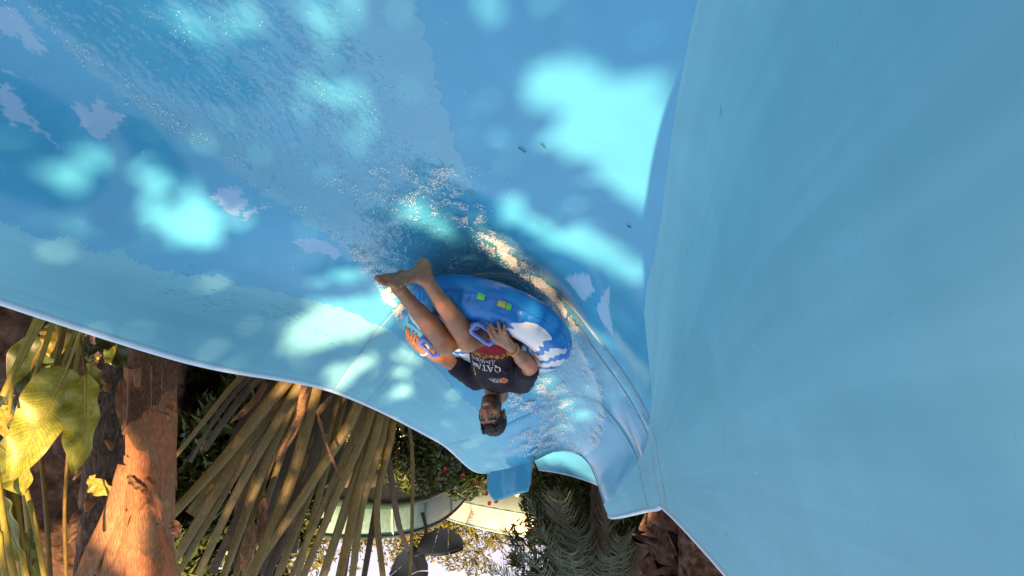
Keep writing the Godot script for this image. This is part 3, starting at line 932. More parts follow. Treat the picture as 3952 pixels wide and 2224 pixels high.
func build_tube() -> void:
	var o := thing("swim_ring", RING_C - RING_N * RING_T, "blue inflatable ring with white waves under the rider", "swim ring")
	var m := StandardMaterial3D.new()
	m.albedo_texture = ring_texture()
	m.roughness = 0.28
	m.texture_repeat = true
	var mb := MB.new()
	var nt := 220
	var np := 64
	for i in nt + 1:
		for j in np + 1:
			var th := TAU * i / nt
			var ph := TAU * j / np
			# the vinyl puckers where the weld runs round
			var near := exp(-pow(wrapf(ph - deg_to_rad(22.0), -PI, PI) / 0.22, 2.0))
			var pucker := -0.010 * near * (0.65 + 0.35 * sin(th * 46.0 + 2.0 * sin(th * 9.0)))
			mb.p(ring_at(th, ph, pucker), Vector2(float(i) / nt, float(j) / np))
	for i in nt:
		for j in np:
			var k := i * (np + 1) + j
			mb.quad(k, k + 1, k + np + 2, k + np + 1)
	part("ring_body", mb, m, o)
	# welded seam: a thin crimped strip standing up from the vinyl
	mb = MB.new()
	for i in 361:
		var th := TAU * i / 360.0
		var w := 0.05 * sin(th * 46.0 + 2.0 * sin(th * 9.0)) + 0.03 * sin(th * 23.0)
		var q := deg_to_rad(9.0) + w * 0.5
		for e in [[-0.012, -0.004], [-0.006, 0.004], [0.006, 0.004], [0.012, -0.004]]:
			mb.p(ring_at(th, q + e[0], e[1]))
	for i in 360:
		for j in 3:
			var k := i * 4 + j
			mb.quad(k, k + 1, k + 5, k + 4)
	part("weld_seam", mb, M.ring_blue, o)
	for q in [[274.5, 4.0, 2.6, 15.0, M.tag_green], [261.5, 6.0, 2.7, 15.0, M.tag_yellow], [257.0, 6.0, 1.8, 15.0, M.tag_green]]:
		mb = MB.new()
		var g := []
		for i in 7:
			var row := []
			for j in 5:
				row.append(ring_at(deg_to_rad(q[0] + q[2] * (i / 3.0 - 1.0) * 0.9), deg_to_rad(q[1] + q[3] * (j / 4.0)), 0.003))
			g.append(row)
		sheet(mb, g, 0.002)
		part("safety_tag", mb, q[4], o)
	for h in [[px(1190, 822, 3.20), px(1240, 858, 3.23), Vector3(-0.2, 0.55, 0.8)], [px(1062, 856, 3.56), px(1100, 892, 3.60), Vector3(0.25, 0.6, 0.75)]]:
		handle(o, h[0], h[1], h[2])

func handle(o: Node3D, a: Vector3, b: Vector3, nrm: Vector3) -> void:
	var x := (b - a).normalized()
	var n := (nrm - x * nrm.dot(x)).normalized()
	var y := n.cross(x)
	var c := (a + b) * 0.5
	var hx := a.distance_to(b) * 0.5
	var hy := hx * 0.48
	var pts := []
	for k in 41:
		var t := TAU * k / 40.0
		var e := 0.45
		var px_ := signf(cos(t)) * pow(absf(cos(t)), e) * hx
		var py_ := signf(sin(t)) * pow(absf(sin(t)), e) * hy
		pts.append(c + x * px_ + y * py_ + n * (0.012 * absf(cos(t))))
	var mb := MB.new()
	tube(mb, pts, [0.0105], 10, 1.0, n)
	var hd := part("handle", mb, M.lilac, o)
	for k in 9:
		mb = MB.new()
		var f := (k - 4) / 4.0
		tube(mb, [c + x * hx * 0.72 * f + y * hy * 0.80 + n * 0.012, c + x * hx * 0.72 * f + y * hy * 1.12 + n * 0.014], [0.006], 6, 1.0, n)
		part("grip_rib", mb, M.lilac, hd)
	# welded foot of the handle on the vinyl
	for k in 2:
		mb = MB.new()
		var e := a if k == 0 else b
		tube(mb, [e, e - n * 0.05 + x * (0.01 if k == 0 else -0.01)], [0.018, 0.028], 10, 1.0, y)
		part("mount", mb, M.lilac, hd)

# ---------------------------------------------------------------- farther garden
# Leaves scattered through a lumpy volume; grows from a centre, leaves gaps.
func foliage(mb: MB, c: Vector3, r: Vector3, n: int, ln: float, wd: float, cols: Array, sd: int, clump := 1.4, cut := -0.1) -> void:
	var rr := RandomNumberGenerator.new()
	rr.seed = sd
	var nz := noise(sd + 5, clump, 3)
	var made := 0
	var tries := 0
	while made < n and tries < n * 12:
		tries += 1
		var p := Vector3(rr.randf_range(-1, 1), rr.randf_range(-1, 1), rr.randf_range(-1, 1))
		var l := p.length()
		if l > 1.0:
			continue
		var q := c + p * r
		if nz.get_noise_3dv(q) < cut + 0.35 * l * l:
			continue
		made += 1
		var d := (p * 0.5 + Vector3(rr.randf_range(-1, 1), rr.randf_range(-1.2, 0.5), rr.randf_range(-1, 1))).normalized()
		var s := d.cross(Vector3(rr.randf_range(-1, 1), rr.randf_range(0.2, 1), rr.randf_range(-1, 1))).normalized()
		var up := s.cross(d)
		var k := rr.randf_range(0.7, 1.25)
		mb.col = (cols[rr.randi() % cols.size()] as Color) * rr.randf_range(0.75, 1.2)
		var a := mb.p(q - d * ln * k * 0.5)
		var b := mb.p(q + s * wd * k * 0.5 + up * ln * 0.08)
		var e := mb.p(q + d * ln * k * 0.5 - up * ln * 0.10)
		var f := mb.p(q - s * wd * k * 0.5 + up * ln * 0.08)
		mb.quad(a, b, e, f)

func twigs(mb: MB, foot: Vector3, c: Vector3, r: Vector3, n: int, r0: float, sd: int) -> void:
	var rr := RandomNumberGenerator.new()
	rr.seed = sd
	for k in n:
		var p := Vector3(rr.randf_range(-1, 1), rr.randf_range(-0.6, 1), rr.randf_range(-1, 1)).normalized() * rr.randf_range(0.5, 0.95)
		var tip := c + p * r
		var start := foot.lerp(c, rr.randf_range(0.5, 0.8))
		tube(mb, [start, start.lerp(tip, 0.5) + Vector3(0, 0.08, 0) * r.y, tip], [r0, r0 * 0.6, r0 * 0.25], 6, 1.0, Vector3.BACK)

func shrub(called: String, foot: Vector3, c: Vector3, r: Vector3, n: int, ln: float, wd: float, cols: Array, sd: int, label: String, category: String, group := "", clump := 1.4, cut := -0.1) -> Node3D:
	var o := thing(called, foot, label, category, group)
	var mb := MB.new()
	tube(mb, [foot + Vector3(0, -0.1, 0), foot.lerp(c, 0.5), c], [0.03 + 0.05 * r.y, 0.025 + 0.035 * r.y, 0.02], 9, 1.0, Vector3.BACK)
	twigs(mb, foot, c, r, 14, 0.012 + 0.012 * r.y, sd)
	part("trunk" if category == "tree" else "stem", mb, M.bark, o)
	mb = MB.new()
	foliage(mb, c, r, n, ln, wd, cols, sd, clump, cut)
	part("crown" if category == "tree" else "foliage", mb, M.leaves, o, false)
	return o

func frond(mb: MB, pts: Array, ln: float, n: int, sd: int) -> void:
	var rr := RandomNumberGenerator.new()
	rr.seed = sd
	stalk(mb, pts, 0.018, 0.004, 6, 0.8)
	for i in n:
		var u := 0.12 + 0.87 * i / n
		var c := spline(pts, u * (pts.size() - 1))
		var t := (spline(pts, minf(u + 0.03, 1.0) * (pts.size() - 1)) - spline(pts, maxf(u - 0.03, 0.0) * (pts.size() - 1))).normalized()
		var side := t.cross(Vector3.UP).normalized()
		var up := side.cross(t)
		for s in [-1.0, 1.0]:
			var l := ln * (0.45 + 0.75 * sin(PI * clampf(u * 0.95, 0, 1))) * rr.randf_range(0.85, 1.1)
			var d: Vector3 = (side * s * 0.75 + t * rr.randf_range(0.35, 0.8) + up * rr.randf_range(-0.25, 0.45)).normalized()
			var w := t * 0.0065
			var a := mb.p(c - w)
			var b := mb.p(c + w)
			var m1 := mb.p(c + d * l * 0.55 + w * 1.2)
			var m0 := mb.p(c + d * l * 0.55 - w * 1.2)
			var e := mb.p(c + d * l + Vector3(0, -0.25 * l, 0))
			mb.quad(a, b, m1, m0)
			mb.tri(m0, m1, e)

func rock(called: String, g: Array, label: String, m: Material, deep := 0.5) -> void:
	# a rough face through a grid of points, closed behind
	var nz := noise(called.length() + 70, 0.9, 5)
	var rows := []
	for i in 41:
		var row := []
		for j in 41:
			var a := []
			for k in g.size():
				a.append(spline(g[k], j / 40.0 * (g[k].size() - 1)))
			var p := spline(a, i / 40.0 * (g.size() - 1))
			row.append(p + Vector3(0.2, 0.1, 1.0) * (nz.get_noise_3dv(p * 1.6) * 0.22 + nz.get_noise_3dv(p * 7.0) * 0.04))
		rows.append(row)
	var mb := MB.new()
	sheet(mb, rows, deep)
	var o := commit(called, mb, m)
	tag(o, label, "rock")

func build_background() -> void:
	# one range of leaf greens for the whole garden; the far trees' yellow has warm sunlight painted in
	var yellow := [Color(0.13, 0.115, 0.016), Color(0.10, 0.10, 0.016), Color(0.16, 0.125, 0.018), Color(0.075, 0.09, 0.015)]
	var green := [Color(0.045, 0.075, 0.014), Color(0.070, 0.095, 0.018), Color(0.040, 0.060, 0.013), Color(0.095, 0.105, 0.020)]
	var dark := green
	# hedges with red flowers
	var f0 := px(560, 1000, 7.2)
	var h := shrub("flowering_hedge", Vector3(f0.x, -2.6, f0.z), f0 + Vector3(0, -0.4, 0), Vector3(1.1, 1.6, 0.7), 9000, 0.085, 0.035, green + [Color(0.20, 0.16, 0.02)], 21, "sunlit hedge showing between papery stem and fan of stalks", "hedge", "flowering hedges", 2.4, -0.16)
	for q in [[625, 1002], [640, 1030], [490, 985]]:
		red_flower(h, px(q[0], q[1], 6.7), 0.03)
	f0 = px(1150, 1120, 7.4)
	h = shrub("flowering_hedge", Vector3(f0.x, -2.6, f0.z), f0 + Vector3(0.05, -0.13, 0), Vector3(1.05, 0.72, 0.6), 9000, 0.10, 0.038, green + dark, 22, "dark leafy hedge with red flowers behind the rider's head", "hedge", "flowering hedges", 2.0, -0.18)
	for q in [[1164, 1206], [1224, 1251], [1248, 1271], [1231, 1276], [1196, 1225], [1120, 1190]]:
		red_flower(h, px(q[0], q[1] - 8, 6.75), 0.026)
	f0 = px(1290, 1230, 8.2)
	shrub("leafy_shrub", Vector3(f0.x, -2.6, f0.z), f0 + Vector3(0, -0.7, 0), Vector3(0.55, 0.75, 0.4), 3500, 0.09, 0.032, green + yellow, 23, "small leafy shrub behind the raised splash guard", "shrub", "", 2.6, -0.1)
	# trees far behind, in full sun
	var spots := [[1010, 1370, 24.0, 4.6, 2.1, 31, "sunlit yellow green tree behind the mint flume", 12000], [1220, 1350, 26.0, 3.6, 2.6, 32, "sunlit yellow tree behind the cream flume", 9000], [1330, 1290, 20.0, 2.4, 2.4, 33, "loose yellow green tree behind the dark palm fronds", 5000], [560, 1330, 16.0, 3.2, 3.4, 34, "sunlit tree seen through the gaps in the stalk fan", 7000], [760, 1300, 21.0, 3.6, 3.2, 37, "bright tree behind the middle of the stalk fan", 7000]]
	for s in spots:
		var c := px(s[0], s[1], s[2]) + Vector3(0, -1.6, 0)
		shrub("background_tree", Vector3(c.x, -2.6, c.z), c, Vector3(s[3], s[4] + 0.4, 2.2), s[7], 0.20, 0.075, yellow, s[5], s[6], "tree", "sunlit trees far behind", 0.7, -0.12)
	# dark thicket behind the palms on the left of the slide
	for s in [[1490, 1290, 11.0, 1.1, 1.9, 41, "dark thicket behind the palm fronds nearest the splash guard", 9000, 0.10], [1580, 1380, 10.0, 1.7, 2.2, 42, "dark thicket above the far end of the high wall", 14000, -0.3], [1560, 1250, 9.0, 1.3, 1.2, 43, "low dark bush behind the far end of the high wall", 7000, -0.25]]:
		var c := px(s[0], s[1], s[2])
		shrub("dark_thicket", Vector3(c.x, -2.6, c.z), c, Vector3(s[3], s[4], 0.9), s[7], 0.16, 0.05, dark, s[5], s[6], "bush", "dark thickets", 1.6, s[8])
	for s in [[600, 1200, 6.6, 0.9, 1.5, 44, "dark thicket close behind the fan of stalks, nearest the papery stem", 7000, -0.2], [350, 1250, 7.0, 1.0, 2.2, 46, "dark thicket behind the papery stem", 6000, -0.2]]:
		var c := px(s[0], s[1], s[2])
		shrub("dark_thicket", Vector3(c.x, -2.6, c.z), c, Vector3(s[3], s[4], 0.6), s[7], 0.20, 0.06, dark, s[5], s[6], "bush", "dark thickets", 1.6, s[8])
	palm()
	# brown rockwork
	rock("rock_wall", [[px(-160, 640, 4.6), px(40, 690, 4.7), px(260, 760, 5.2), px(480, 800, 5.6)], [px(-160, 800, 4.7), px(30, 850, 4.9), px(230, 930, 5.6), px(460, 960, 6.0)], [px(-160, 1020, 5.3), px(40, 1100, 5.7), px(230, 1180, 6.1), px(440, 1180, 6.4)], [px(-160, 1500, 5.8), px(40, 1500, 6.0), px(230, 1500, 6.3), px(400, 1500, 6.5)]], "rough brown rock face behind the sunlit banana leaves", M.rock)
	rock("rock_outcrop", [[px(1705, 1270, 6.0), px(1760, 1250, 5.7), px(1850, 1220, 5.6), px(1980, 1180, 5.6)], [px(1705, 1340, 5.9), px(1760, 1345, 5.6), px(1850, 1340, 5.5), px(1980, 1330, 5.6)], [px(1705, 1420, 5.9), px(1760, 1420, 5.6), px(1850, 1420, 5.6), px(1980, 1420, 5.6)], [px(1705, 1560, 6.0), px(1760, 1560, 5.7), px(1850, 1560, 5.6), px(1980, 1560, 5.6)]], "brown rock outcrop above the high wall's rim", M.rock_red)

func red_flower(parent: Node3D, q: Vector3, r: float) -> void:
	var mb := MB.new()
	for e in 6:
		var d := Vector3(cos(TAU * e / 6.0 + q.x * 9.0), sin(TAU * e / 6.0 + q.x * 9.0), 0.6 + 0.5 * sin(e * 2.0)).normalized()
		var s := d.cross(Vector3.BACK).normalized()
		var a := mb.p(q)
		var b := mb.p(q + d * r * 0.6 + s * r * 0.5)
		var f := mb.p(q + d * r - Vector3(0, r * 0.3, 0))
		var g := mb.p(q + d * r * 0.6 - s * r * 0.5)
		mb.quad(a, b, f, g)
	part("flower", mb, M.red, parent, false)

func palm() -> void:
	var crown := px(1500, 1500, 8.0)
	var foot := Vector3(crown.x - 0.35, -2.6, crown.z)
	var o := thing("feather_palm", foot, "dark feather palm with drooping fronds above the far wall", "palm", "feather palms")
	var mb := MB.new()
	tube(mb, [foot + Vector3(0, -0.1, 0), foot.lerp(crown, 0.5) + Vector3(0.05, 0, 0), crown], [0.12, 0.10, 0.09], 12, 1.0, Vector3.BACK)
	part("trunk", mb, M.bark, o)
	var tips := [[1390, 1235, 7.4], [1330, 1260, 7.8], [1270, 1330, 8.2], [1285, 1400, 8.6], [1420, 1290, 8.6], [1470, 1250, 8.4], [1530, 1280, 7.6], [1590, 1310, 7.9], [1640, 1350, 8.2], [1360, 1330, 7.2], [1300, 1450, 7.4], [1450, 1330, 7.0], [1560, 1350, 7.2], [1250, 1440, 8.0], [1680, 1400, 8.0], [1410, 1260, 7.0], [1345, 1290, 8.8], [1500, 1300, 8.8], [1610, 1290, 8.6], [1320, 1390, 7.0], [1430, 1390, 6.6], [1660, 1320, 8.8], [1540, 1400, 6.6]]
	for k in tips.size():
		var t: Array = tips[k]
		var e := px(t[0], t[1], t[2])
		var mid := crown.lerp(e, 0.45) + Vector3(0, 0.16, 0.12)
		mb = MB.new()
		frond(mb, [crown, mid, e.lerp(mid, 0.3) + Vector3(0, 0.03, 0), e], 0.27, 40, 60 + k)
		part("frond", mb, M.frond if k % 3 else M.frond_pale, o, false)
	# a slim palm stem in front of it
	var base := px(1625, 1200, 7.0)
	base.y = -2.6
	var o2 := thing("slim_palm", base, "slim bare palm stem rising past the rock outcrop", "palm", "feather palms")
	mb = MB.new()
	tube(mb, [base, px(1640, 1290, 7.0), px(1620, 1370, 7.0), px(1590, 1470, 7.0), px(1575, 1560, 7.0)], [0.09, 0.075, 0.065, 0.06, 0.05], 12, 1.0, Vector3.BACK)
	part("trunk", mb, M.stalk_brown, o2)
	for k in 6:
		mb = MB.new()
		var c := px(1580, 1530, 7.0)
		var an := TAU * k / 6.0
		frond(mb, [c, c + Vector3(cos(an) * 0.5, 0.25, sin(an) * 0.5), c + Vector3(cos(an) * 1.1, -0.1, sin(an) * 1.1)], 0.28, 26, 90 + k)
		part("frond", mb, M.frond, o2, false)
	# two feathery tips against the sky
	var far := thing("young_palm", Vector3(px(1440, 1500, 14.0).x, -2.6, -14.0), "thin feathery palm tips against the pale sky", "palm", "feather palms")
	mb = MB.new()
	tube(mb, [far.position, px(1430, 1400, 14.0), px(1330, 1640, 13.8)], [0.1, 0.08, 0.06], 10, 1.0, Vector3.BACK)
	part("trunk", mb, M.bark, far)
	for q in [[[1170, 1520], [1178, 1450], [1192, 1403], 13.5], [[1245, 1520], [1240, 1450], [1234, 1420], 13.8]]:
		mb = MB.new()
		frond(mb, [px(1330, 1640, 13.8), px(q[0][0], q[0][1] + 40, q[3]), px(q[1][0], q[1][1], q[3]), px(q[2][0], q[2][1], q[3])], 0.30, 60, 7)
		part("frond", mb, M.frond, far, false)

func build_flumes() -> void:
	# a mint green flume that comes from far away and bends past, on posts
	var top := [Vector3(780, 1345, 7.4), Vector3(850, 1352, 7.6), Vector3(930, 1352, 8.0), Vector3(1000, 1347, 8.6), Vector3(1060, 1333, 9.4), Vector3(1110, 1312, 10.4), Vector3(1150, 1280, 11.6), Vector3(1182, 1240, 13.2)]
	var bot := [Vector3(780, 1252, 7.4), Vector3(850, 1262, 7.6), Vector3(930, 1270, 8.0), Vector3(1000, 1270, 8.6), Vector3(1060, 1258, 9.4), Vector3(1110, 1238, 10.4), Vector3(1150, 1215, 11.6), Vector3(1188, 1186, 13.2)]
	var up := []
	var dn := []
	for k in top.size():
		up.append(px(top[k].x, top[k].y, top[k].z))
		dn.append(px(bot[k].x, bot[k].y, bot[k].z))
	var o := thing("mint_flume", Vector3(dn[3].x, -2.6, dn[3].z), "mint green flume bend with dark green rims behind the stalks", "water slide")
	var g := []
	var mb2 := MB.new()
	for s in 5:
		g = []
		for i in 9:
			var x := (s + i / 8.0 * 0.99) * 1.4
			var row := []
			for j in 5:
				row.append(spline(up, x).lerp(spline(dn, x), j / 4.0) + Vector3(0, 0, 0.05 * sin(PI * j / 4.0)))
			g.append(row)
		var mb := MB.new()
		sheet(mb, g, 0.02)
		var w := part("wall_panel", mb, M.mint, o)
		var a := spline(up, s * 1.4) + Vector3(0, 0, 0.02)
		var e := spline(dn, s * 1.4) + Vector3(0, 0, 0.02)
		mb = MB.new()
		tube(mb, [a, a.lerp(e, 0.5) + Vector3(0, 0, 0.05), e], [0.020], 6, 1.0, Vector3.RIGHT)
		part("flange", mb, M.mint, w)
		for k in 4:
			mb = MB.new()
			var f := 0.12 + k * 0.25
			box(mb, a.lerp(e, f) + Vector3(0.03, 0, 0.02 + 0.05 * sin(PI * f)), Vector3.ONE * 0.010)
			part("bolt", mb, M.steel, w)
	for q in [[up, 0.022, "upper_rim"], [dn, 0.050, "lower_rim"]]:
		var pts := []
		for i in 43:
			pts.append(spline(q[0], i / 6.0) + Vector3(0, 0, 0.02))
		var mb := MB.new()
		tube(mb, pts, [q[1]], 8)
		part(q[2], mb, M.dark_green, o)
	g = []
	for i in 43:
		var p := spline(dn, i / 6.0)
		var row := []
		for j in 8:
			var f := j / 7.0
			row.append(p + Vector3(0.25 * f, -0.04 - 0.62 * sin(f * PI / 2), -0.95 * (1.0 - cos(f * PI / 2)) - 0.05))
		g.append(row)
	sheet(mb2, g, 0.02)
	part("underside", mb2, M.beige, o)
	for x in [1.0, 3.2, 5.4]:
		mb2 = MB.new()
		var q := spline(dn, x) + Vector3(0.2, -0.5, -0.6)
		tube(mb2, [q, Vector3(q.x, -2.6, q.z)], [0.09], 12, 1.0, Vector3.RIGHT)
		part("post", mb2, M.cream, o)
	# cream flume run in the sun
	var line := [px(1080, 1262, 16.0), px(1150, 1287, 15.0), px(1260, 1312, 14.4), px(1400, 1332, 14.6), px(1520, 1330, 15.4)]
	o = thing("cream_flume", Vector3(line[2].x, -2.6, line[2].z), "cream flume run in full sun behind the red flowers", "water slide")
	for s in 8:
		g = []
		for i in 7:
			var x := (s + i / 6.0 * 0.985) * 0.5
			var p := spline(line, x)
			g.append([p + Vector3(0, 0.20, 0), p + Vector3(0, 0.07, 0.03), p + Vector3(0, -0.10, 0.02), p + Vector3(0, -0.20, 0)])
		mb2 = MB.new()
		for row in g:
			row.reverse()
		sheet(mb2, g, 0.02)
		var w := part("wall_panel", mb2, M.cream, o)
		mb2 = MB.new()
		var p := spline(line, s * 0.5)
		tube(mb2, [p + Vector3(0, 0.21, 0.03), p + Vector3(0, -0.21, 0.03)], [0.02], 6, 1.0, Vector3.RIGHT)
		part("flange", mb2, M.mint, w)
	for q in [[0.215, "upper_rim"], [-0.215, "lower_rim"]]:
		var pts := []
		for i in 33:
			pts.append(spline(line, i / 8.0) + Vector3(0, q[0], 0.02))
		mb2 = MB.new()
		tube(mb2, pts, [0.026], 8)
		part(q[1], mb2, M.mint, o)
	g = []
	for i in 17:
		var p := spline(line, i / 4.0)
		var row := []
		for j in 6:
			var f := j / 5.0
			row.append(p + Vector3(0, -0.22 - 0.44 * sin(f * PI / 2), 0.02 - 0.55 * f))
		row.reverse()
		g.append(row)
	mb2 = MB.new()
	sheet(mb2, g, 0.02)
	part("underside", mb2, M.pale_mint, o)
	for x in [1.2, 2.3, 3.4]:
		var p := spline(line, x)
		mb2 = MB.new()
		tube(mb2, [p + Vector3(0, -0.55, -0.3), Vector3(p.x, -2.6, p.z - 0.3)], [0.08], 12, 1.0, Vector3.RIGHT)
		part("post", mb2, M.cream, o)

# ---------------------------------------------------------------- the rider
const SKIN := Color(0.315, 0.135, 0.068)
const HAIR := Color(0.014, 0.010, 0.008)

func skin(_p: Vector3) -> Color:
	var v := body_noise.get_noise_3dv(_p * 30.0) * 0.10 + body_noise.get_noise_3dv(_p * 140.0) * 0.07
	return SKIN * (1.0 + v)

var body_noise := FastNoiseLite.new()

func head_paint(p: Vector3) -> Color:
	# p in the head's own axes: x to his left, y up, z out of the face
	var c := SKIN * (1.0 + body_noise.get_noise_3dv(p * 120.0) * 0.08)
	var ax := absf(p.x)
	# eyes
	var e := Vector3(ax - 0.032, p.y - 0.012, 0.0)
	if p.z > 0.06 and e.length() < 0.0135 and absf(e.y) < 0.0058:
		return Color(0.012, 0.008, 0.006) if Vector2(e.x, e.y).length() < 0.0062 else Color(0.42, 0.38, 0.36)
	if p.z > 0.055 and absf(e.y - 0.007) < 0.0035 and absf(e.x) < 0.017:
		return HAIR * 1.6
	# brows
	if p.z > 0.055 and ax > 0.010 and ax < 0.054 and absf(p.y - (0.034 - 0.10 * absf(ax - 0.034))) < 0.0062:
		return HAIR * 1.2
	# mouth
	if p.z > 0.055 and ax < 0.026:
		var my := -0.058 + 4.0 * ax * ax
		if absf(p.y - my) < 0.0062 * (1.0 - ax / 0.03):
			return Color(0.62, 0.58, 0.54) if p.y > my - 0.002 else Color(0.05, 0.012, 0.012)
		if absf(p.y - my) < 0.0135 * (1.0 - ax / 0.034):
			return Color(0.26, 0.085, 0.075)
	# beard and moustache: short stubble, thinner on the cheeks
	var jaw := smoothstep(-0.028, -0.066, p.y - 0.55 * maxf(0.0, ax - 0.035) + 0.012 * body_noise.get_noise_3dv(p * 200.0))
	if p.z < -0.01 - 0.1 * (p.y + 0.1):
		jaw *= smoothstep(-0.05, -0.01, p.z)
	if p.z > 0.06 and ax < 0.030 and p.y < -0.034 and p.y > -0.05:
		jaw = maxf(jaw, 0.75)
	if ax < 0.015 and p.y < -0.068 and p.y > -0.084 and p.z > 0.07:
		jaw = maxf(jaw, 0.6)
	if p.y < -0.125:
		jaw = 0.0
	# sideburns
	if ax > 0.060 and p.y > -0.07 and p.y < 0.05 and p.z > 0.002 and p.z < 0.032:
		jaw = maxf(jaw, 0.8)
	return c.lerp(HAIR * 1.8, clampf(jaw, 0.0, 1.0) * (0.72 + 0.2 * body_noise.get_noise_3dv(p * 300.0)))

func shirt_paint(p: Vector3) -> Color:
	# dyed cloth: navy that turns maroon at hem and cuffs, with a gold piped band above the hem
	var t := (p - chest_o).dot(chest_up)
	var navy := Color(0.014, 0.010, 0.022)
	var red := Color(0.22, 0.008, 0.018)
	var c := navy
	var f := smoothstep(0.205, 0.13, t)
	c = navy.lerp(red, f)
	if t > 0.148 and t < 0.172 and (p - chest_o).dot(chest_fwd) > 0.02 and absf((p - chest_o).dot(chest_x)) < 0.15:
		c = Color(0.40, 0.22, 0.05) if fposmod((p - chest_o).dot(chest_x), 0.0135) < 0.008 else red * 0.6
	return c * (1.0 + 0.16 * body_noise.get_noise_3dv(p * 90.0))

var chest_o: Vector3
var chest_up: Vector3
var chest_x: Vector3
var chest_fwd: Vector3

func finger(f: Field, base: Vector3, dir: Vector3, bend: Vector3, ln: float, r: float, curl: float) -> void:
	var a := base
	var d := dir.normalized()
	for k in 3:
		var l: float = ln * [0.44, 0.31, 0.25][k]
		var b := a + d * l
		f.cap(a, b, r * (1.0 - 0.10 * k), r * (0.90 - 0.10 * k), 0.004)
		a = b
		d = (d + bend * curl).normalized()

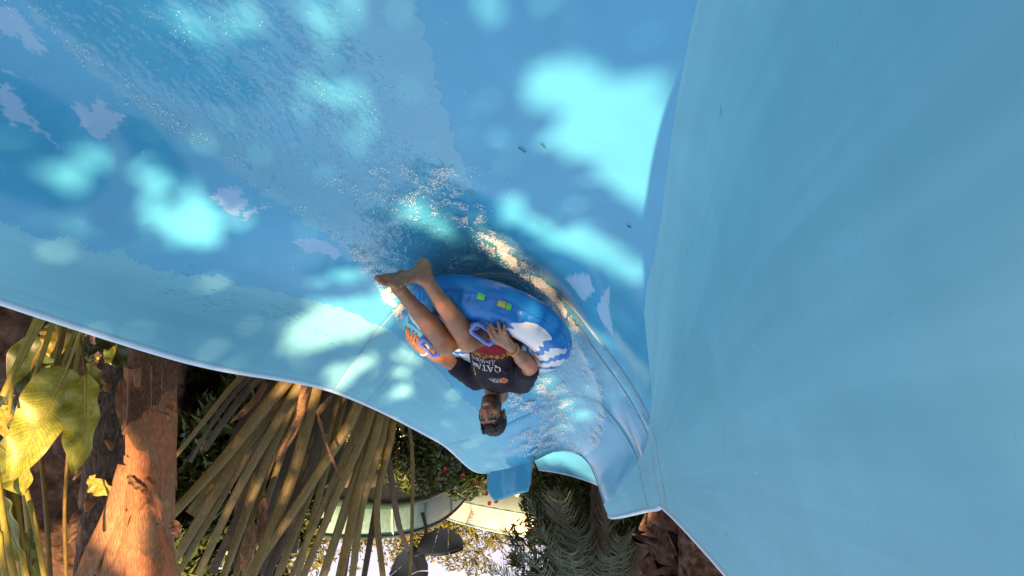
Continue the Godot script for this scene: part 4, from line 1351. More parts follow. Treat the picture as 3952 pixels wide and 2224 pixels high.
func build_man() -> void:
	body_noise.seed = 8
	body_noise.frequency = 1.0
	body_noise.fractal_octaves = 2
	var shR := px(1313, 962, 3.90)
	var shL := px(1197, 955, 4.08)
	var elR := px(1333, 922, 3.60)
	var wrR := px(1285, 874, 3.34)
	var elL := px(1120, 905, 3.92)
	var wrL := px(1060, 878, 3.74)
	var hip := px(1238, 806, 3.68)
	var across := (shL - shR).normalized()
	var hipR := hip - across * 0.085
	var hipL := hip + across * 0.085
	var knR := px(1178, 858, 3.32)
	var knL := px(1120, 866, 3.40)
	var anR := px(1074, 706, 2.99)
	var anL := px(1003, 726, 3.05)
	var shM := (shR + shL) * 0.5
	chest_o = hip
	chest_up = (shM - hip).normalized()
	chest_x = (across - chest_up * across.dot(chest_up)).normalized()
	chest_fwd = chest_x.cross(chest_up)
	var cb := Basis(chest_x, chest_up, chest_fwd)
	var o := thing("person", hip - Vector3(0, 0.12, 0), "barefoot rider in a dark sports shirt sitting in the blue ring", "person")

	# --- skin ---
	var mb := MB.new()
	var lo := Vector3(-0.35, -1.1, -4.3)
	var f := Field.new(lo, Vector3(0.85, -0.30, -2.75), 0.0125)
	f.cap(hipR, knR, 0.085, 0.058, 0.03)
	f.cap(hipL, knL, 0.085, 0.058, 0.03)
	for L in [[knR, anR], [knL, anL]]:
		var k: Vector3 = L[0]
		var a: Vector3 = L[1]
		var back := (Vector3(0.0, -0.6, -0.35)).normalized()
		f.cap(k, k.lerp(a, 0.35) + back * 0.012, 0.055, 0.054, 0.02)
		f.cap(k.lerp(a, 0.2) + back * 0.014, k.lerp(a, 0.62) + back * 0.004, 0.047, 0.040, 0.03)
		f.cap(k.lerp(a, 0.5), a, 0.042, 0.033, 0.02)
		f.ell(k + Vector3(0.0, 0.008, 0.014), Basis.IDENTITY, Vector3(0.048, 0.046, 0.046), 0.02)
	f.cap(shR, elR, 0.052, 0.043, 0.02)
	f.cap(elR, elR.lerp(wrR, 0.45), 0.043, 0.040, 0.02)
	f.cap(elR.lerp(wrR, 0.3), wrR, 0.040, 0.027, 0.02)
	f.cap(shL, elL, 0.050, 0.042, 0.02)
	f.cap(elL, elL.lerp(wrL, 0.45), 0.042, 0.039, 0.02)
	f.cap(elL.lerp(wrL, 0.3), wrL, 0.039, 0.026, 0.02)
	f.cap(shM - chest_up * 0.02, shM + chest_up * 0.11, 0.062, 0.054, 0.02)
	f.mesh(mb, skin)
	# feet
	for F in [[anR, px(1066, 664, 3.03), [px(984, 714, 2.84), px(997, 722, 2.85), px(1009, 717, 2.865), px(1020, 712, 2.88), px(1028, 705, 2.89)]],
			[anL, px(1012, 694, 3.07), [px(951, 700, 2.93), px(956, 708, 2.935), px(964, 713, 2.945), px(972, 716, 2.955), px(980, 716, 2.965)]]]:
		var an: Vector3 = F[0]
		var heel: Vector3 = F[1]
		var toes: Array = F[2]
		var ff := Field.new(Vector3(0.30, -1.12, -3.2), Vector3(0.80, -0.78, -2.75), 0.006)
		ff.cap(an, heel.lerp(an, 0.25), 0.034, 0.033, 0.02)
		ff.cap(heel, heel.lerp(toes[2], 0.12), 0.030, 0.030, 0.015)
		for k in 5:
			var ball: Vector3 = heel.lerp(toes[k], 0.74)
			ff.cap(heel.lerp(an, 0.3).lerp(ball, 0.2), ball, 0.026, 0.019, 0.016)
			var r: float = [0.0145, 0.0112, 0.0108, 0.0104, 0.0100][k]
			ff.cap(ball, toes[k], r * 1.05, r, 0.007)
			ff.ell(toes[k], Basis.IDENTITY, Vector3.ONE * r * 1.12, 0.004)
		ff.cap(an, heel.lerp(toes[1], 0.55), 0.030, 0.020, 0.02)
		ff.mesh(mb, skin)
	# right hand: laid over the handle, back of the hand outwards
	var hf := Field.new(px(1300, 800, 3.40) - Vector3(0.12, 0.10, 0.1), px(1220, 890, 3.16) + Vector3(0.12, 0.10, 0.12), 0.005)
	var kn := [px(1239, 850, 3.20), px(1248, 841, 3.195), px(1260, 837, 3.20), px(1270, 840, 3.21)]
	var tip := [px(1228, 824, 3.16), px(1235, 817, 3.155), px(1253, 812, 3.155), px(1269, 819, 3.165)]
	hf.cap(wrR, wrR.lerp(kn[1], 0.3), 0.027, 0.026, 0.015)
	for k in 4:
		hf.cap(wrR.lerp(kn[k], 0.18), kn[k], 0.018, 0.0125, 0.014)
		var mid: Vector3 = (kn[k] + tip[k]) * 0.5 + Vector3(0, 0.006, 0.006)
		hf.cap(kn[k], mid, 0.0112, 0.0098, 0.004)
		hf.cap(mid, tip[k], 0.0098, 0.0080, 0.003)
	var tb: Vector3 = wrR.lerp(kn[0], 0.35)
	hf.cap(tb, px(1230, 856, 3.24), 0.016, 0.012, 0.01)
	hf.cap(px(1230, 856, 3.24), px(1220, 846, 3.25), 0.012, 0.009, 0.004)
	hf.mesh(mb, skin)
	# left hand: closed round the other handle
	hf = Field.new(px(1070, 830, 3.8) - Vector3(0.12, 0.08, 0.06), px(1020, 880, 3.6) + Vector3(0.10, 0.12, 0.06), 0.005)
	var pk := [px(1040, 862, 3.66), px(1033, 860, 3.675), px(1028, 856, 3.69), px(1025, 850, 3.71)]
	hf.cap(wrL, wrL.lerp(pk[1], 0.4), 0.026, 0.025, 0.015)
	for k in 4:
		hf.cap(wrL.lerp(pk[k], 0.25), pk[k], 0.019, 0.0135, 0.014)
	finger(hf, pk[0], px(1042, 845, 3.62) - pk[0], Vector3(-0.3, 0.3, -0.3), 0.072, 0.0098, 0.5)
	finger(hf, pk[1], px(1035, 842, 3.64) - pk[1], Vector3(-0.3, 0.2, -0.3), 0.076, 0.0098, 0.4)
	finger(hf, pk[2], px(1027, 838, 3.66) - pk[2], Vector3(-0.3, 0.1, -0.2), 0.074, 0.0095, 0.3)
	finger(hf, pk[3], px(1022, 832, 3.69) - pk[3], Vector3(-0.2, 0.1, -0.2), 0.066, 0.0088, 0.25)
	hf.cap(wrL.lerp(pk[0], 0.4), px(1052, 864, 3.65), 0.016, 0.0125, 0.01)
	hf.cap(px(1052, 864, 3.65), px(1050, 850, 3.62), 0.012, 0.0095, 0.004)
	hf.mesh(mb, skin)
	# head
	var fz := Vector3(0.38, -0.02, 0.92).normalized()
	var fy := (Vector3(-0.10, 1.0, 0.0) - fz * Vector3(-0.10, 1.0, 0.0).dot(fz)).normalized()
	var hb := Basis(fy.cross(fz), fy, fz)
	var hc := px(1238, 1046, 3.98)
	var to := Transform3D(hb, hc)
	var I := Basis.IDENTITY
	var h := Field.new(Vector3(-0.11, -0.17, -0.13), Vector3(0.11, 0.14, 0.14), 0.0042)
	h.ell(Vector3(0, 0.028, -0.012), I, Vector3(0.073, 0.086, 0.092), 0.02)
	h.ell(Vector3(0, -0.038, 0.022), I, Vector3(0.057, 0.072, 0.064), 0.03)
	h.ell(Vector3(0, -0.094, 0.052), I, Vector3(0.028, 0.022, 0.026), 0.03)
	h.cap(Vector3(-0.05, -0.062, 0.0), Vector3(-0.018, -0.098, 0.045), 0.018, 0.014, 0.02)
	h.cap(Vector3(0.05, -0.062, 0.0), Vector3(0.018, -0.098, 0.045), 0.018, 0.014, 0.02)
	h.cap(Vector3(0, -0.07, -0.02), Vector3(0, -0.15, -0.035), 0.050, 0.052, 0.02)
	h.cap(Vector3(-0.038, 0.033, 0.066), Vector3(0.038, 0.033, 0.066), 0.012, 0.012, 0.014)
	for s in [-1.0, 1.0]:
		h.ell(Vector3(s * 0.042, -0.018, 0.058), I, Vector3(0.020, 0.017, 0.017), 0.016)
		h.ell(Vector3(s * 0.032, 0.012, 0.088), I, Vector3(0.017, 0.012, 0.014), 0.010, true)
		h.ell(Vector3(s * 0.032, 0.012, 0.068), I, Vector3(0.0125, 0.0125, 0.0125), 0.003)
		h.ell(Vector3(s * 0.078, -0.002, -0.004), Basis(Vector3.UP, s * 0.35), Vector3(0.009, 0.031, 0.019), 0.006)
		h.ell(Vector3(s * 0.087, 0.0, 0.004), Basis(Vector3.UP, s * 0.35), Vector3(0.005, 0.017, 0.009), 0.004, true)
		h.ell(Vector3(s * 0.010, -0.028, 0.090), I, Vector3(0.008, 0.007, 0.009), 0.006)
	h.cap(Vector3(0, 0.020, 0.078), Vector3(0, -0.022, 0.100), 0.009, 0.011, 0.010)
	h.ell(Vector3(0, -0.050, 0.080), I, Vector3(0.024, 0.006, 0.010), 0.006)
	h.ell(Vector3(0, -0.072, 0.077), I, Vector3(0.020, 0.0065, 0.010), 0.006)
	h.ell(Vector3(0, -0.060, 0.089), I, Vector3(0.021, 0.0055, 0.008), 0.003, true)
	h.mesh(mb, head_paint, to)
	var bm := part("body", mb, M.skin, o)
	# hair: a close cap with a wet fringe over the forehead
	var hair := Field.new(Vector3(-0.11, -0.08, -0.13), Vector3(0.11, 0.14, 0.14), 0.0045)
	hair.ell(Vector3(0, 0.034, -0.016), I, Vector3(0.0765, 0.0895, 0.0945), 0.01)
	hair.ell(Vector3(0, -0.030, 0.070), I, Vector3(0.085, 0.088, 0.075), 0.006, true)
	hair.ell(Vector3(0, -0.10, 0.0), I, Vector3(0.14, 0.085, 0.14), 0.006, true)
	for s in [-1.0, 1.0]:
		hair.ell(Vector3(s * 0.085, -0.005, 0.006), I, Vector3(0.02, 0.036, 0.026), 0.004, true)
	for k in 15:
		var x := -0.05 + 0.1 * k / 14.0
		var w := rng.randf_range(-0.014, 0.014)
		var ln := rng.randf_range(0.0, 0.026)
		hair.cap(Vector3(x * 0.8, 0.102, 0.052), Vector3(x + w * 0.5, 0.080, 0.072 - 8.0 * x * x), 0.008, 0.006, 0.004)
		hair.cap(Vector3(x + w * 0.5, 0.080, 0.072 - 8.0 * x * x), Vector3(x + w, 0.072 - ln, 0.082 - 8.0 * x * x), 0.006, 0.0028, 0.003)
	hair.rough(body_noise, Vector3(150, 45, 90), 0.0075)
	mb = MB.new()
	hair.mesh(mb, func(p): return HAIR * (1.0 + 0.5 * body_noise.get_noise_3dv(p * 400.0)), to)
	part("hair", mb, M.hair, bm)

	# --- shirt ---
	mb = MB.new()
	var s := Field.new(Vector3(-0.30, -1.02, -4.32), Vector3(0.50, -0.36, -3.42), 0.011)
	s.ell(shM - chest_up * 0.10 + chest_fwd * 0.01, cb, Vector3(0.165, 0.15, 0.112), 0.05)
	s.ell(hip + chest_up * 0.20 + chest_fwd * 0.02, cb, Vector3(0.155, 0.17, 0.118), 0.06)
	s.ell(hip + chest_up * 0.06 + chest_fwd * 0.03, cb, Vector3(0.155, 0.12, 0.118), 0.06)
	s.cap(shR - chest_up * 0.01, shL - chest_up * 0.01, 0.060, 0.060, 0.05)
	s.cap(shM + chest_up * 0.015, shM + chest_up * 0.050, 0.072, 0.064, 0.03)
	s.cap(shR, shR.lerp(elR, 0.70), 0.070, 0.066, 0.03)
	s.cap(shL, shL.lerp(elL, 0.62), 0.068, 0.062, 0.03)
	# folds: shallow creases from the armpits and across the belly
	for q in [[Vector3(-0.13, 0.30, 0.10), Vector3(-0.02, 0.20, 0.14)], [Vector3(0.13, 0.31, 0.09), Vector3(0.03, 0.24, 0.14)], [Vector3(-0.12, 0.22, 0.115), Vector3(0.02, 0.135, 0.155)], [Vector3(0.10, 0.16, 0.13), Vector3(-0.04, 0.11, 0.15)], [Vector3(-0.09, 0.36, 0.11), Vector3(-0.06, 0.24, 0.14)], [Vector3(0.07, 0.37, 0.11), Vector3(0.075, 0.27, 0.135)]]:
		s.cap(hip + cb * q[0], hip + cb * q[1], 0.006, 0.004, 0.016, true)
	for q in [[Vector3(-0.12, 0.27, 0.10), Vector3(-0.01, 0.165, 0.15)], [Vector3(0.11, 0.27, 0.105), Vector3(0.02, 0.20, 0.15)]]:
		s.cap(hip + cb * q[0], hip + cb * q[1], 0.010, 0.006, 0.012)
	# neck opening and sleeve ends
	s.cap(shM + chest_up * 0.052, shM + chest_up * 0.14, 0.061, 0.064, 0.006, true)
	s.rough(body_noise, Vector3(22, 9, 22), 0.006)
	s.mesh(mb, shirt_paint)
	var sh := part("shirt", mb, M.cloth, o)
	# print on the chest and sleeve
	print_text(s, sh, "QATAR", hip + cb * Vector3(-0.005, 0.245, 0.0), chest_x, chest_up, chest_fwd, 0.058, M.print_white, 0.0014)
	print_text(s, sh, "AIRWAYS", hip + cb * Vector3(0.008, 0.196, 0.0), chest_x, chest_up, chest_fwd, 0.036, M.print_white, 0.0012)
	print_text(s, sh, "birla", hip + cb * Vector3(-0.062, 0.345, 0.0), chest_x, chest_up, chest_fwd, 0.024, M.print_white, 0.0010)
	print_text(s, sh, "ESTATES", hip + cb * Vector3(-0.058, 0.327, 0.0), chest_x, chest_up, chest_fwd, 0.017, M.print_white, 0.0010)
	print_disc(s, sh, hip + cb * Vector3(-0.105, 0.335, 0.0), 0.020, M.print_gold, 0.0012)
	print_disc(s, sh, hip + cb * Vector3(-0.105, 0.335, 0.0), 0.014, M.print_red, 0.0024)
	for e in [[0.0, 0.012, 0.0085], [-0.004, 0.0, 0.0065], [0.004, -0.010, 0.0075], [-0.002, -0.024, 0.005], [0.003, -0.034, 0.006]]:
		print_disc(s, sh, hip + cb * Vector3(0.088 + e[0], 0.325 + e[1], 0.0), e[2], M.print_gold, 0.0012)
	var su := (shR - elR).normalized()
	var sfw := (Vector3(-0.35, 0.1, 1.0) - su * Vector3(-0.35, 0.1, 1.0).dot(su)).normalized()
	print_text(s, sh, "G", shR.lerp(elR, 0.22), su.cross(sfw), su, sfw, 0.045, M.print_white, 0.0012)
	# --- shorts ---
	mb = MB.new()
	s = Field.new(Vector3(-0.2, -1.1, -4.1), Vector3(0.55, -0.5, -3.15), 0.0125)
	s.ell(hip - chest_up * 0.03, cb, Vector3(0.150, 0.105, 0.118), 0.05)
	s.cap(hipR, hipR.lerp(knR, 0.66), 0.092, 0.074, 0.04)
	s.cap(hipL, hipL.lerp(knL, 0.66), 0.092, 0.076, 0.04)
	var sn := noise(61, 26.0, 2)
	s.mesh(mb, func(p): return Color(0.30, 0.27, 0.25) if sn.get_noise_3dv(p) > 0.42 else Color(0.012, 0.011, 0.012))
	part("shorts", mb, M.cloth, o)
	# --- wrist bands ---
	for w in [[wrR.lerp(elR, 0.10), (elR - wrR).normalized(), 0.032, M.band_yellow, "bracelet"], [wrL.lerp(elL, 0.12), (elL - wrL).normalized(), 0.031, M.band_white, "wristband"]]:
		mb = MB.new()
		var ax: Vector3 = w[1]
		var u := ax.cross(Vector3.UP).normalized()
		var v := ax.cross(u)
		var pts := []
		for k in 25:
			pts.append(w[0] + (u * cos(TAU * k / 24.0) + v * sin(TAU * k / 24.0)) * w[2])
		tube(mb, pts, [0.0045 if w[4] == "bracelet" else 0.006], 8, 1.0, ax)
		part(w[4], mb, w[3], o)

# Lays a point on the cloth: walks from outside along -fwd until the cloth's field is met.
func on_cloth(s: Field, p: Vector3, fwd: Vector3, lift: float) -> Vector3:
	var q := p + fwd * 0.22
	for k in 60:
		var d := sample(s, q)
		if d < 0.0015:
			break
		q -= fwd * maxf(0.0015, d * 0.7)
	return q + fwd * (lift + 0.001)

func sample(s: Field, p: Vector3) -> float:
	var g := (p - s.lo) / s.cell
	var i := Vector3i(g.floor()).clamp(Vector3i.ZERO, s.n - Vector3i(2, 2, 2))
	var f := (g - Vector3(i)).clamp(Vector3.ZERO, Vector3.ONE)
	var b := (i.z * s.n.y + i.y) * s.n.x + i.x
	var nx := s.n.x
	var nxy := s.n.x * s.n.y
	var a0 := lerpf(lerpf(s.d[b], s.d[b + 1], f.x), lerpf(s.d[b + nx], s.d[b + nx + 1], f.x), f.y)
	var a1 := lerpf(lerpf(s.d[b + nxy], s.d[b + nxy + 1], f.x), lerpf(s.d[b + nxy + nx], s.d[b + nxy + nx + 1], f.x), f.y)
	return minf(0.2, lerpf(a0, a1, f.z))

func print_text(s: Field, parent: Node3D, text: String, c: Vector3, x: Vector3, y: Vector3, fwd: Vector3, size: float, m: Material, lift: float) -> void:
	var tm := TextMesh.new()
	tm.text = text
	var fnt := SystemFont.new()
	fnt.font_names = PackedStringArray(["Droid Serif"])
	tm.font = fnt
	tm.font_size = 32
	tm.pixel_size = size / 32.0
	tm.depth = 0.0
	tm.curve_step = 2.0
	var arr := tm.surface_get_arrays(0)
	var vv: PackedVector3Array = arr[Mesh.ARRAY_VERTEX]
	var ii: PackedInt32Array = arr[Mesh.ARRAY_INDEX]
	var mb := MB.new()
	for p in vv:
		mb.p(on_cloth(s, c + x * p.x + y * p.y, fwd, lift))
	for k in range(0, ii.size(), 3):
		mb.tri(ii[k], ii[k + 1], ii[k + 2])
	part("lettering", mb, m, parent)

func print_disc(s: Field, parent: Node3D, c: Vector3, r: float, m: Material, lift: float) -> void:
	var mb := MB.new()
	mb.p(on_cloth(s, c, chest_fwd, lift))
	for k in 20:
		var a := TAU * k / 20.0
		mb.p(on_cloth(s, c + chest_x * cos(a) * r + chest_up * sin(a) * r, chest_fwd, lift))
	for k in 20:
		mb.tri(0, 1 + (k + 1) % 20, 1 + k)
	part("emblem", mb, m, parent)

# ---------------------------------------------------------------- plants beside the slide
# Leaf print: midrib and fine side veins (u along the leaf, v across).
func leaf_texture(base: Color, vein: Color, rib: Color, sd: int) -> ImageTexture:
	var w := 512
	var h := 256
	var im := Image.create(w, h, false, Image.FORMAT_RGB8)
	var nz := noise(sd, 0.02, 4)
	for i in w:
		for j in h:
			var u := float(i) / w
			var v := float(j) / h * 2.0 - 1.0
			var k := fposmod(u * 34.0 - absf(v) * 4.0 + nz.get_noise_2d(i * 0.3, j * 0.3) * 0.5, 1.0)
			var c := base.lerp(vein, smoothstep(0.72, 0.9, k) * 0.8)
			c = c * (1.0 + 0.35 * nz.get_noise_2d(i, j * 0.7))
			if nz.get_noise_2d(i * 2.0 + 500.0, j * 2.0) > 0.42:
				c = c.lerp(Color(0.16, 0.10, 0.03), 0.5)
			if absf(v) < 0.035:
				c = rib
			if absf(v) > 0.965 or u > 0.985:
				c = c.lerp(Color(0.22, 0.13, 0.05), 0.6)
			im.set_pixel(i, j, c.linear_to_srgb())
	return ImageTexture.create_from_image(im)

func leaf_mat(base: Color, vein: Color, rib: Color, sd: int, back := 0.5) -> StandardMaterial3D:
	var m := StandardMaterial3D.new()
	m.albedo_texture = leaf_texture(base, vein, rib, sd)
	m.roughness = 0.42
	m.backlight_enabled = true
	m.backlight = Color(back, back, back * 0.4)
	return m

# A broad leaf: its midrib runs through pts, face points where its upper side looks, wide is the half width.
func blade(mb: MB, pts: Array, face: Vector3, wide: float, fold := 0.25, wave := 0.02, sd := 0, from := -1.0, to := 1.0, square := 0.0) -> void:
	var n := 26
	var nj := 9
	var g := []
	var uvs := []
	for i in n + 1:
		var u := float(i) / n
		var c := spline(pts, u * (pts.size() - 1))
		var t := (spline(pts, minf(u + 0.02, 1.0) * (pts.size() - 1)) - spline(pts, maxf(u - 0.02, 0.0) * (pts.size() - 1))).normalized()
		var side := t.cross(face).normalized()
		var up := side.cross(t).normalized()
		var w := wide * pow(sin(PI * pow(clampf(u, 0.012, 0.988), 0.72)), 0.55 - 0.3 * square)
		var row := []
		var ur := []
		for j in nj:
			var v := lerpf(from, to, float(j) / (nj - 1))
			var rise := fold * absf(v) * w + wave * sin(u * 21.0 + v * 2.5 + sd) * absf(v) - 0.25 * fold * v * v * w
			row.append(c + side * v * w + up * rise)
			ur.append(Vector2(u, (v + 1.0) * 0.5))
		g.append(row)
		uvs.append(ur)
	sheet(mb, g, 0.0015, uvs)

func stalk(mb: MB, pts: Array, r0: float, r1: float, sides := 9, squash := 0.75, face := Vector3.BACK) -> void:
	var q := []
	var rr := []
	for i in 13:
		var f := i / 12.0
		q.append(spline(pts, f * (pts.size() - 1)))
		rr.append(lerpf(r0, r1, f))
	tube(mb, q, rr, sides, squash, face)

func d3(x: float, y: float, ahead: float) -> Vector3:
	return px(391.0 + x * 0.3929, 880.0 + y * 0.3929, ahead)

func d8(x: float, y: float, ahead: float) -> Vector3:
	return px(x * 0.2472, 749.6 + y * 0.2472, ahead)

func d2(x: float, y: float, ahead: float) -> Vector3:
	return px(x * 0.5053, 717.0 + y * 0.5053, ahead)

func build_plants() -> void:
	fan_palm()
	banana_plant()
	sheath_trunk()
	scarred_trunk()

func fan_palm() -> void:
	var foot := Vector3(1.55, -2.6, -4.9)
	var o := thing("traveller_palm", foot, "fan of long olive leaf stalks rising behind the slide's lower rim", "palm")
	var L := [
		[[560, 170], [330, 450], [100, 730], 4.9, 28, 0], [[650, 190], [480, 420], [340, 640], 5.2, 46, 2], [[740, 330], [430, 690], [130, 1060], 4.5, 56, 0], [[760, 300], [480, 760], [60, 1440], 4.6, 50, 0],
		[[830, 370], [560, 860], [300, 1440], 4.55, 60, 1], [[860, 330], [640, 860], [400, 1480], 4.7, 40, 0], [[900, 290], [700, 760], [450, 1460], 4.65, 44, 1], [[960, 260], [900, 480], [780, 710], 4.4, 40, 3],
		[[1020, 280], [880, 780], [600, 1450], 4.5, 48, 0], [[1060, 300], [880, 900], [690, 1450], 4.8, 40, 0], [[1110, 330], [940, 900], [720, 1460], 4.6, 48, 2], [[1160, 330], [1010, 830], [800, 1460], 4.75, 40, 0],
		[[1290, 360], [1060, 780], [640, 1420], 4.4, 46, 0], [[1330, 380], [1120, 860], [860, 1460], 4.6, 44, 1], [[1390, 370], [1190, 900], [960, 1460], 4.5, 48, 0], [[1420, 390], [1270, 900], [1060, 1460], 4.65, 46, 1],
		[[1440, 400], [1320, 860], [1160, 1460], 4.5, 40, 0], [[1480, 420], [1330, 1000], [1250, 1460], 4.6, 44, 0], [[1510, 430], [1440, 960], [1300, 1480], 4.8, 34, 2], [[1530, 440], [1430, 1000], [1440, 1460], 4.5, 40, 0],
		[[1500, 740], [1560, 1120], [1640, 1290], 4.9, 26, 4], [[1625, 490], [1630, 1000], [1665, 1460], 4.4, 26, 0], [[1230, 300], [1160, 700], [1080, 1100], 5.1, 44, 2], [[980, 330], [960, 800], [860, 1300], 5.3, 56, 2],
		[[700, 420], [560, 900], [520, 1460], 5.3, 52, 2], [[1380, 500], [1280, 1000], [1200, 1460], 5.4, 40, 2], [[880, 500], [760, 1000], [600, 1300], 5.5, 60, 2], [[600, 400], [380, 900], [200, 1300], 5.4, 40, 2]]
	var more := []
	for q in L:
		if q[5] < 2 and q[0][0] < 1250:
			more.append([[q[0][0] + 34, q[0][1] + 14], [q[1][0] + 62, q[1][1] + 10], [q[2][0] + 95, q[2][1] - 10], q[3] + 0.22, q[4] * 0.85, [2, 0, 1][more.size() % 3]])
	L += more
	for q in L:
		for e in 3:
			q[e] = [q[e][0] + rng.randf_range(-7, 7) * (1 + e * 2), q[e][1]]
		q[4] *= rng.randf_range(0.6, 1.15)
	for k in L.size():
		var q: Array = L[k]
		var dp := maxf(q[3], table([673.0, 3.5, 840.0, 3.92, 985.0, 4.4, 1099.0, 4.95, 1225.0, 6.0], 391.0 + q[0][0] * 0.3929) + 0.32)
		var a := d3(q[0][0], q[0][1], dp)
		var b := d3(q[1][0], q[1][1], dp + 0.08)
		var c := d3(q[2][0], q[2][1], dp + 0.18 + 0.1 * sin(k * 2.3))
		var low := a + (a - b).normalized() * 0.55
		low = low.lerp(Vector3(1.30, -1.0, -dp - 0.1), 0.4)
		var w: float = q[4] * 0.3929 * 0.39752 * 0.5 / 647.0 * dp * 1.3
		var mb := MB.new()
		stalk(mb, [low, a, b, c], w * 1.4, w * 0.9, 10, 0.42, (-a).normalized())
		part(["leaf_stalk", "leaf_stalk", "leaf_stalk", "dry_sheath", "leaf_stalk"][q[5]], mb, [M.stalk, M.stalk_grey, M.stalk_dark, M.dry_leaf, M.stalk_brown][q[5]], o)
	# ragged brown sheath tatters between the stalks
	for q in [[[1040, 410], [1090, 580], [1190, 850], 4.3, 0.012], [[980, 250], [905, 470], [770, 715], 4.32, 0.022], [[720, 210], [640, 330], [480, 470], 4.75, 0.03], [[1130, 300], [1050, 400], [1040, 420], 4.35, 0.02], [[640, 1120], [600, 1280], [560, 1420], 4.7, 0.05], [[700, 950], [690, 1100], [640, 1250], 4.75, 0.04]]:
		var mb := MB.new()
		blade(mb, [d3(q[0][0], q[0][1], q[3]), d3(q[1][0], q[1][1], q[3]), d3(q[2][0], q[2][1], q[3] + 0.03)], Vector3(0.3, 0.2, 1), q[4], 0.5, 0.006, int(q[0][0]))
		part("dry_tatter", mb, M.dry_leaf, o)
	# the two torn dark blades that hang at the top, on the slim stalk
	var torn: Material = M.torn
	for q in [[[[1050, 1389], [1108, 1392], [1165, 1380]], 0.20, 0.03, 1], [[[1022, 1380], [1040, 1418], [1058, 1490]], 0.24, 0.11, 2]]:
		var pts := []
		for e in q[0]:
			pts.append(px(e[0], e[1], 5.7))
		# each side of the blade is split along its veins into strips
		for s in 3:
			for side in [-1.0, 1.0]:
				var mb := MB.new()
				torn_strip(mb, pts, s / 3.0 + 0.001, (s + 1) / 3.0 - 0.001 - 0.004 * (s % 2), side, q[1] if side * (1.0 if q[3] == 1 else -1.0) < 0.0 else q[2], q[3])
				part("torn_blade", mb, torn, o)
	var stem := MB.new()
	stalk(stem, [px(1062, 1290, 5.75), px(1072, 1340, 5.72), px(1050, 1389, 5.7), px(1108, 1392, 5.7), px(1160, 1380, 5.7)], 0.016, 0.008)
	part("leaf_stalk", stem, M.stalk_dark, o)
	var root := MB.new()
	tube(root, [foot + Vector3(0, -0.05, 0), Vector3(1.42, -1.6, -4.85), Vector3(1.35, -0.85, -4.8)], [0.34, 0.32, 0.22], 14, 1.0, Vector3.BACK)
	part("trunk", root, M.bark, o)

func torn_strip(mb: MB, pts: Array, f0: float, f1: float, side: float, wide: float, sd: int) -> void:
	var g := []
	for i in 5:
		var row := []
		for j in 7:
			var v := j / 6.0
			# the slit between two strips opens towards the edge
			var u := lerpf(f0 + 0.002 * v, f1 - 0.010 * v, i / 4.0)
			var c := spline(pts, u * (pts.size() - 1))
			var t := (spline(pts, minf(u + 0.05, 1.0) * (pts.size() - 1)) - spline(pts, maxf(u - 0.05, 0.0) * (pts.size() - 1))).normalized()
			var s := t.cross(Vector3(0.1, 0.2, 1.0)).normalized() * side
			var w := wide * pow(sin(PI * pow(clampf(u, 0.03, 0.97), 0.8)), 0.4) * (1.0 + 0.05 * sin(i * 1.9 + sd))
			row.append(c + s * v * w + t * v * w * 0.18 + Vector3(0, 0, 0.05 * sin(v * 2.6 + u * 3.0 + sd)))
		if side > 0.0:
			row.reverse()
		g.append(row)
	sheet(mb, g, 0.0015)

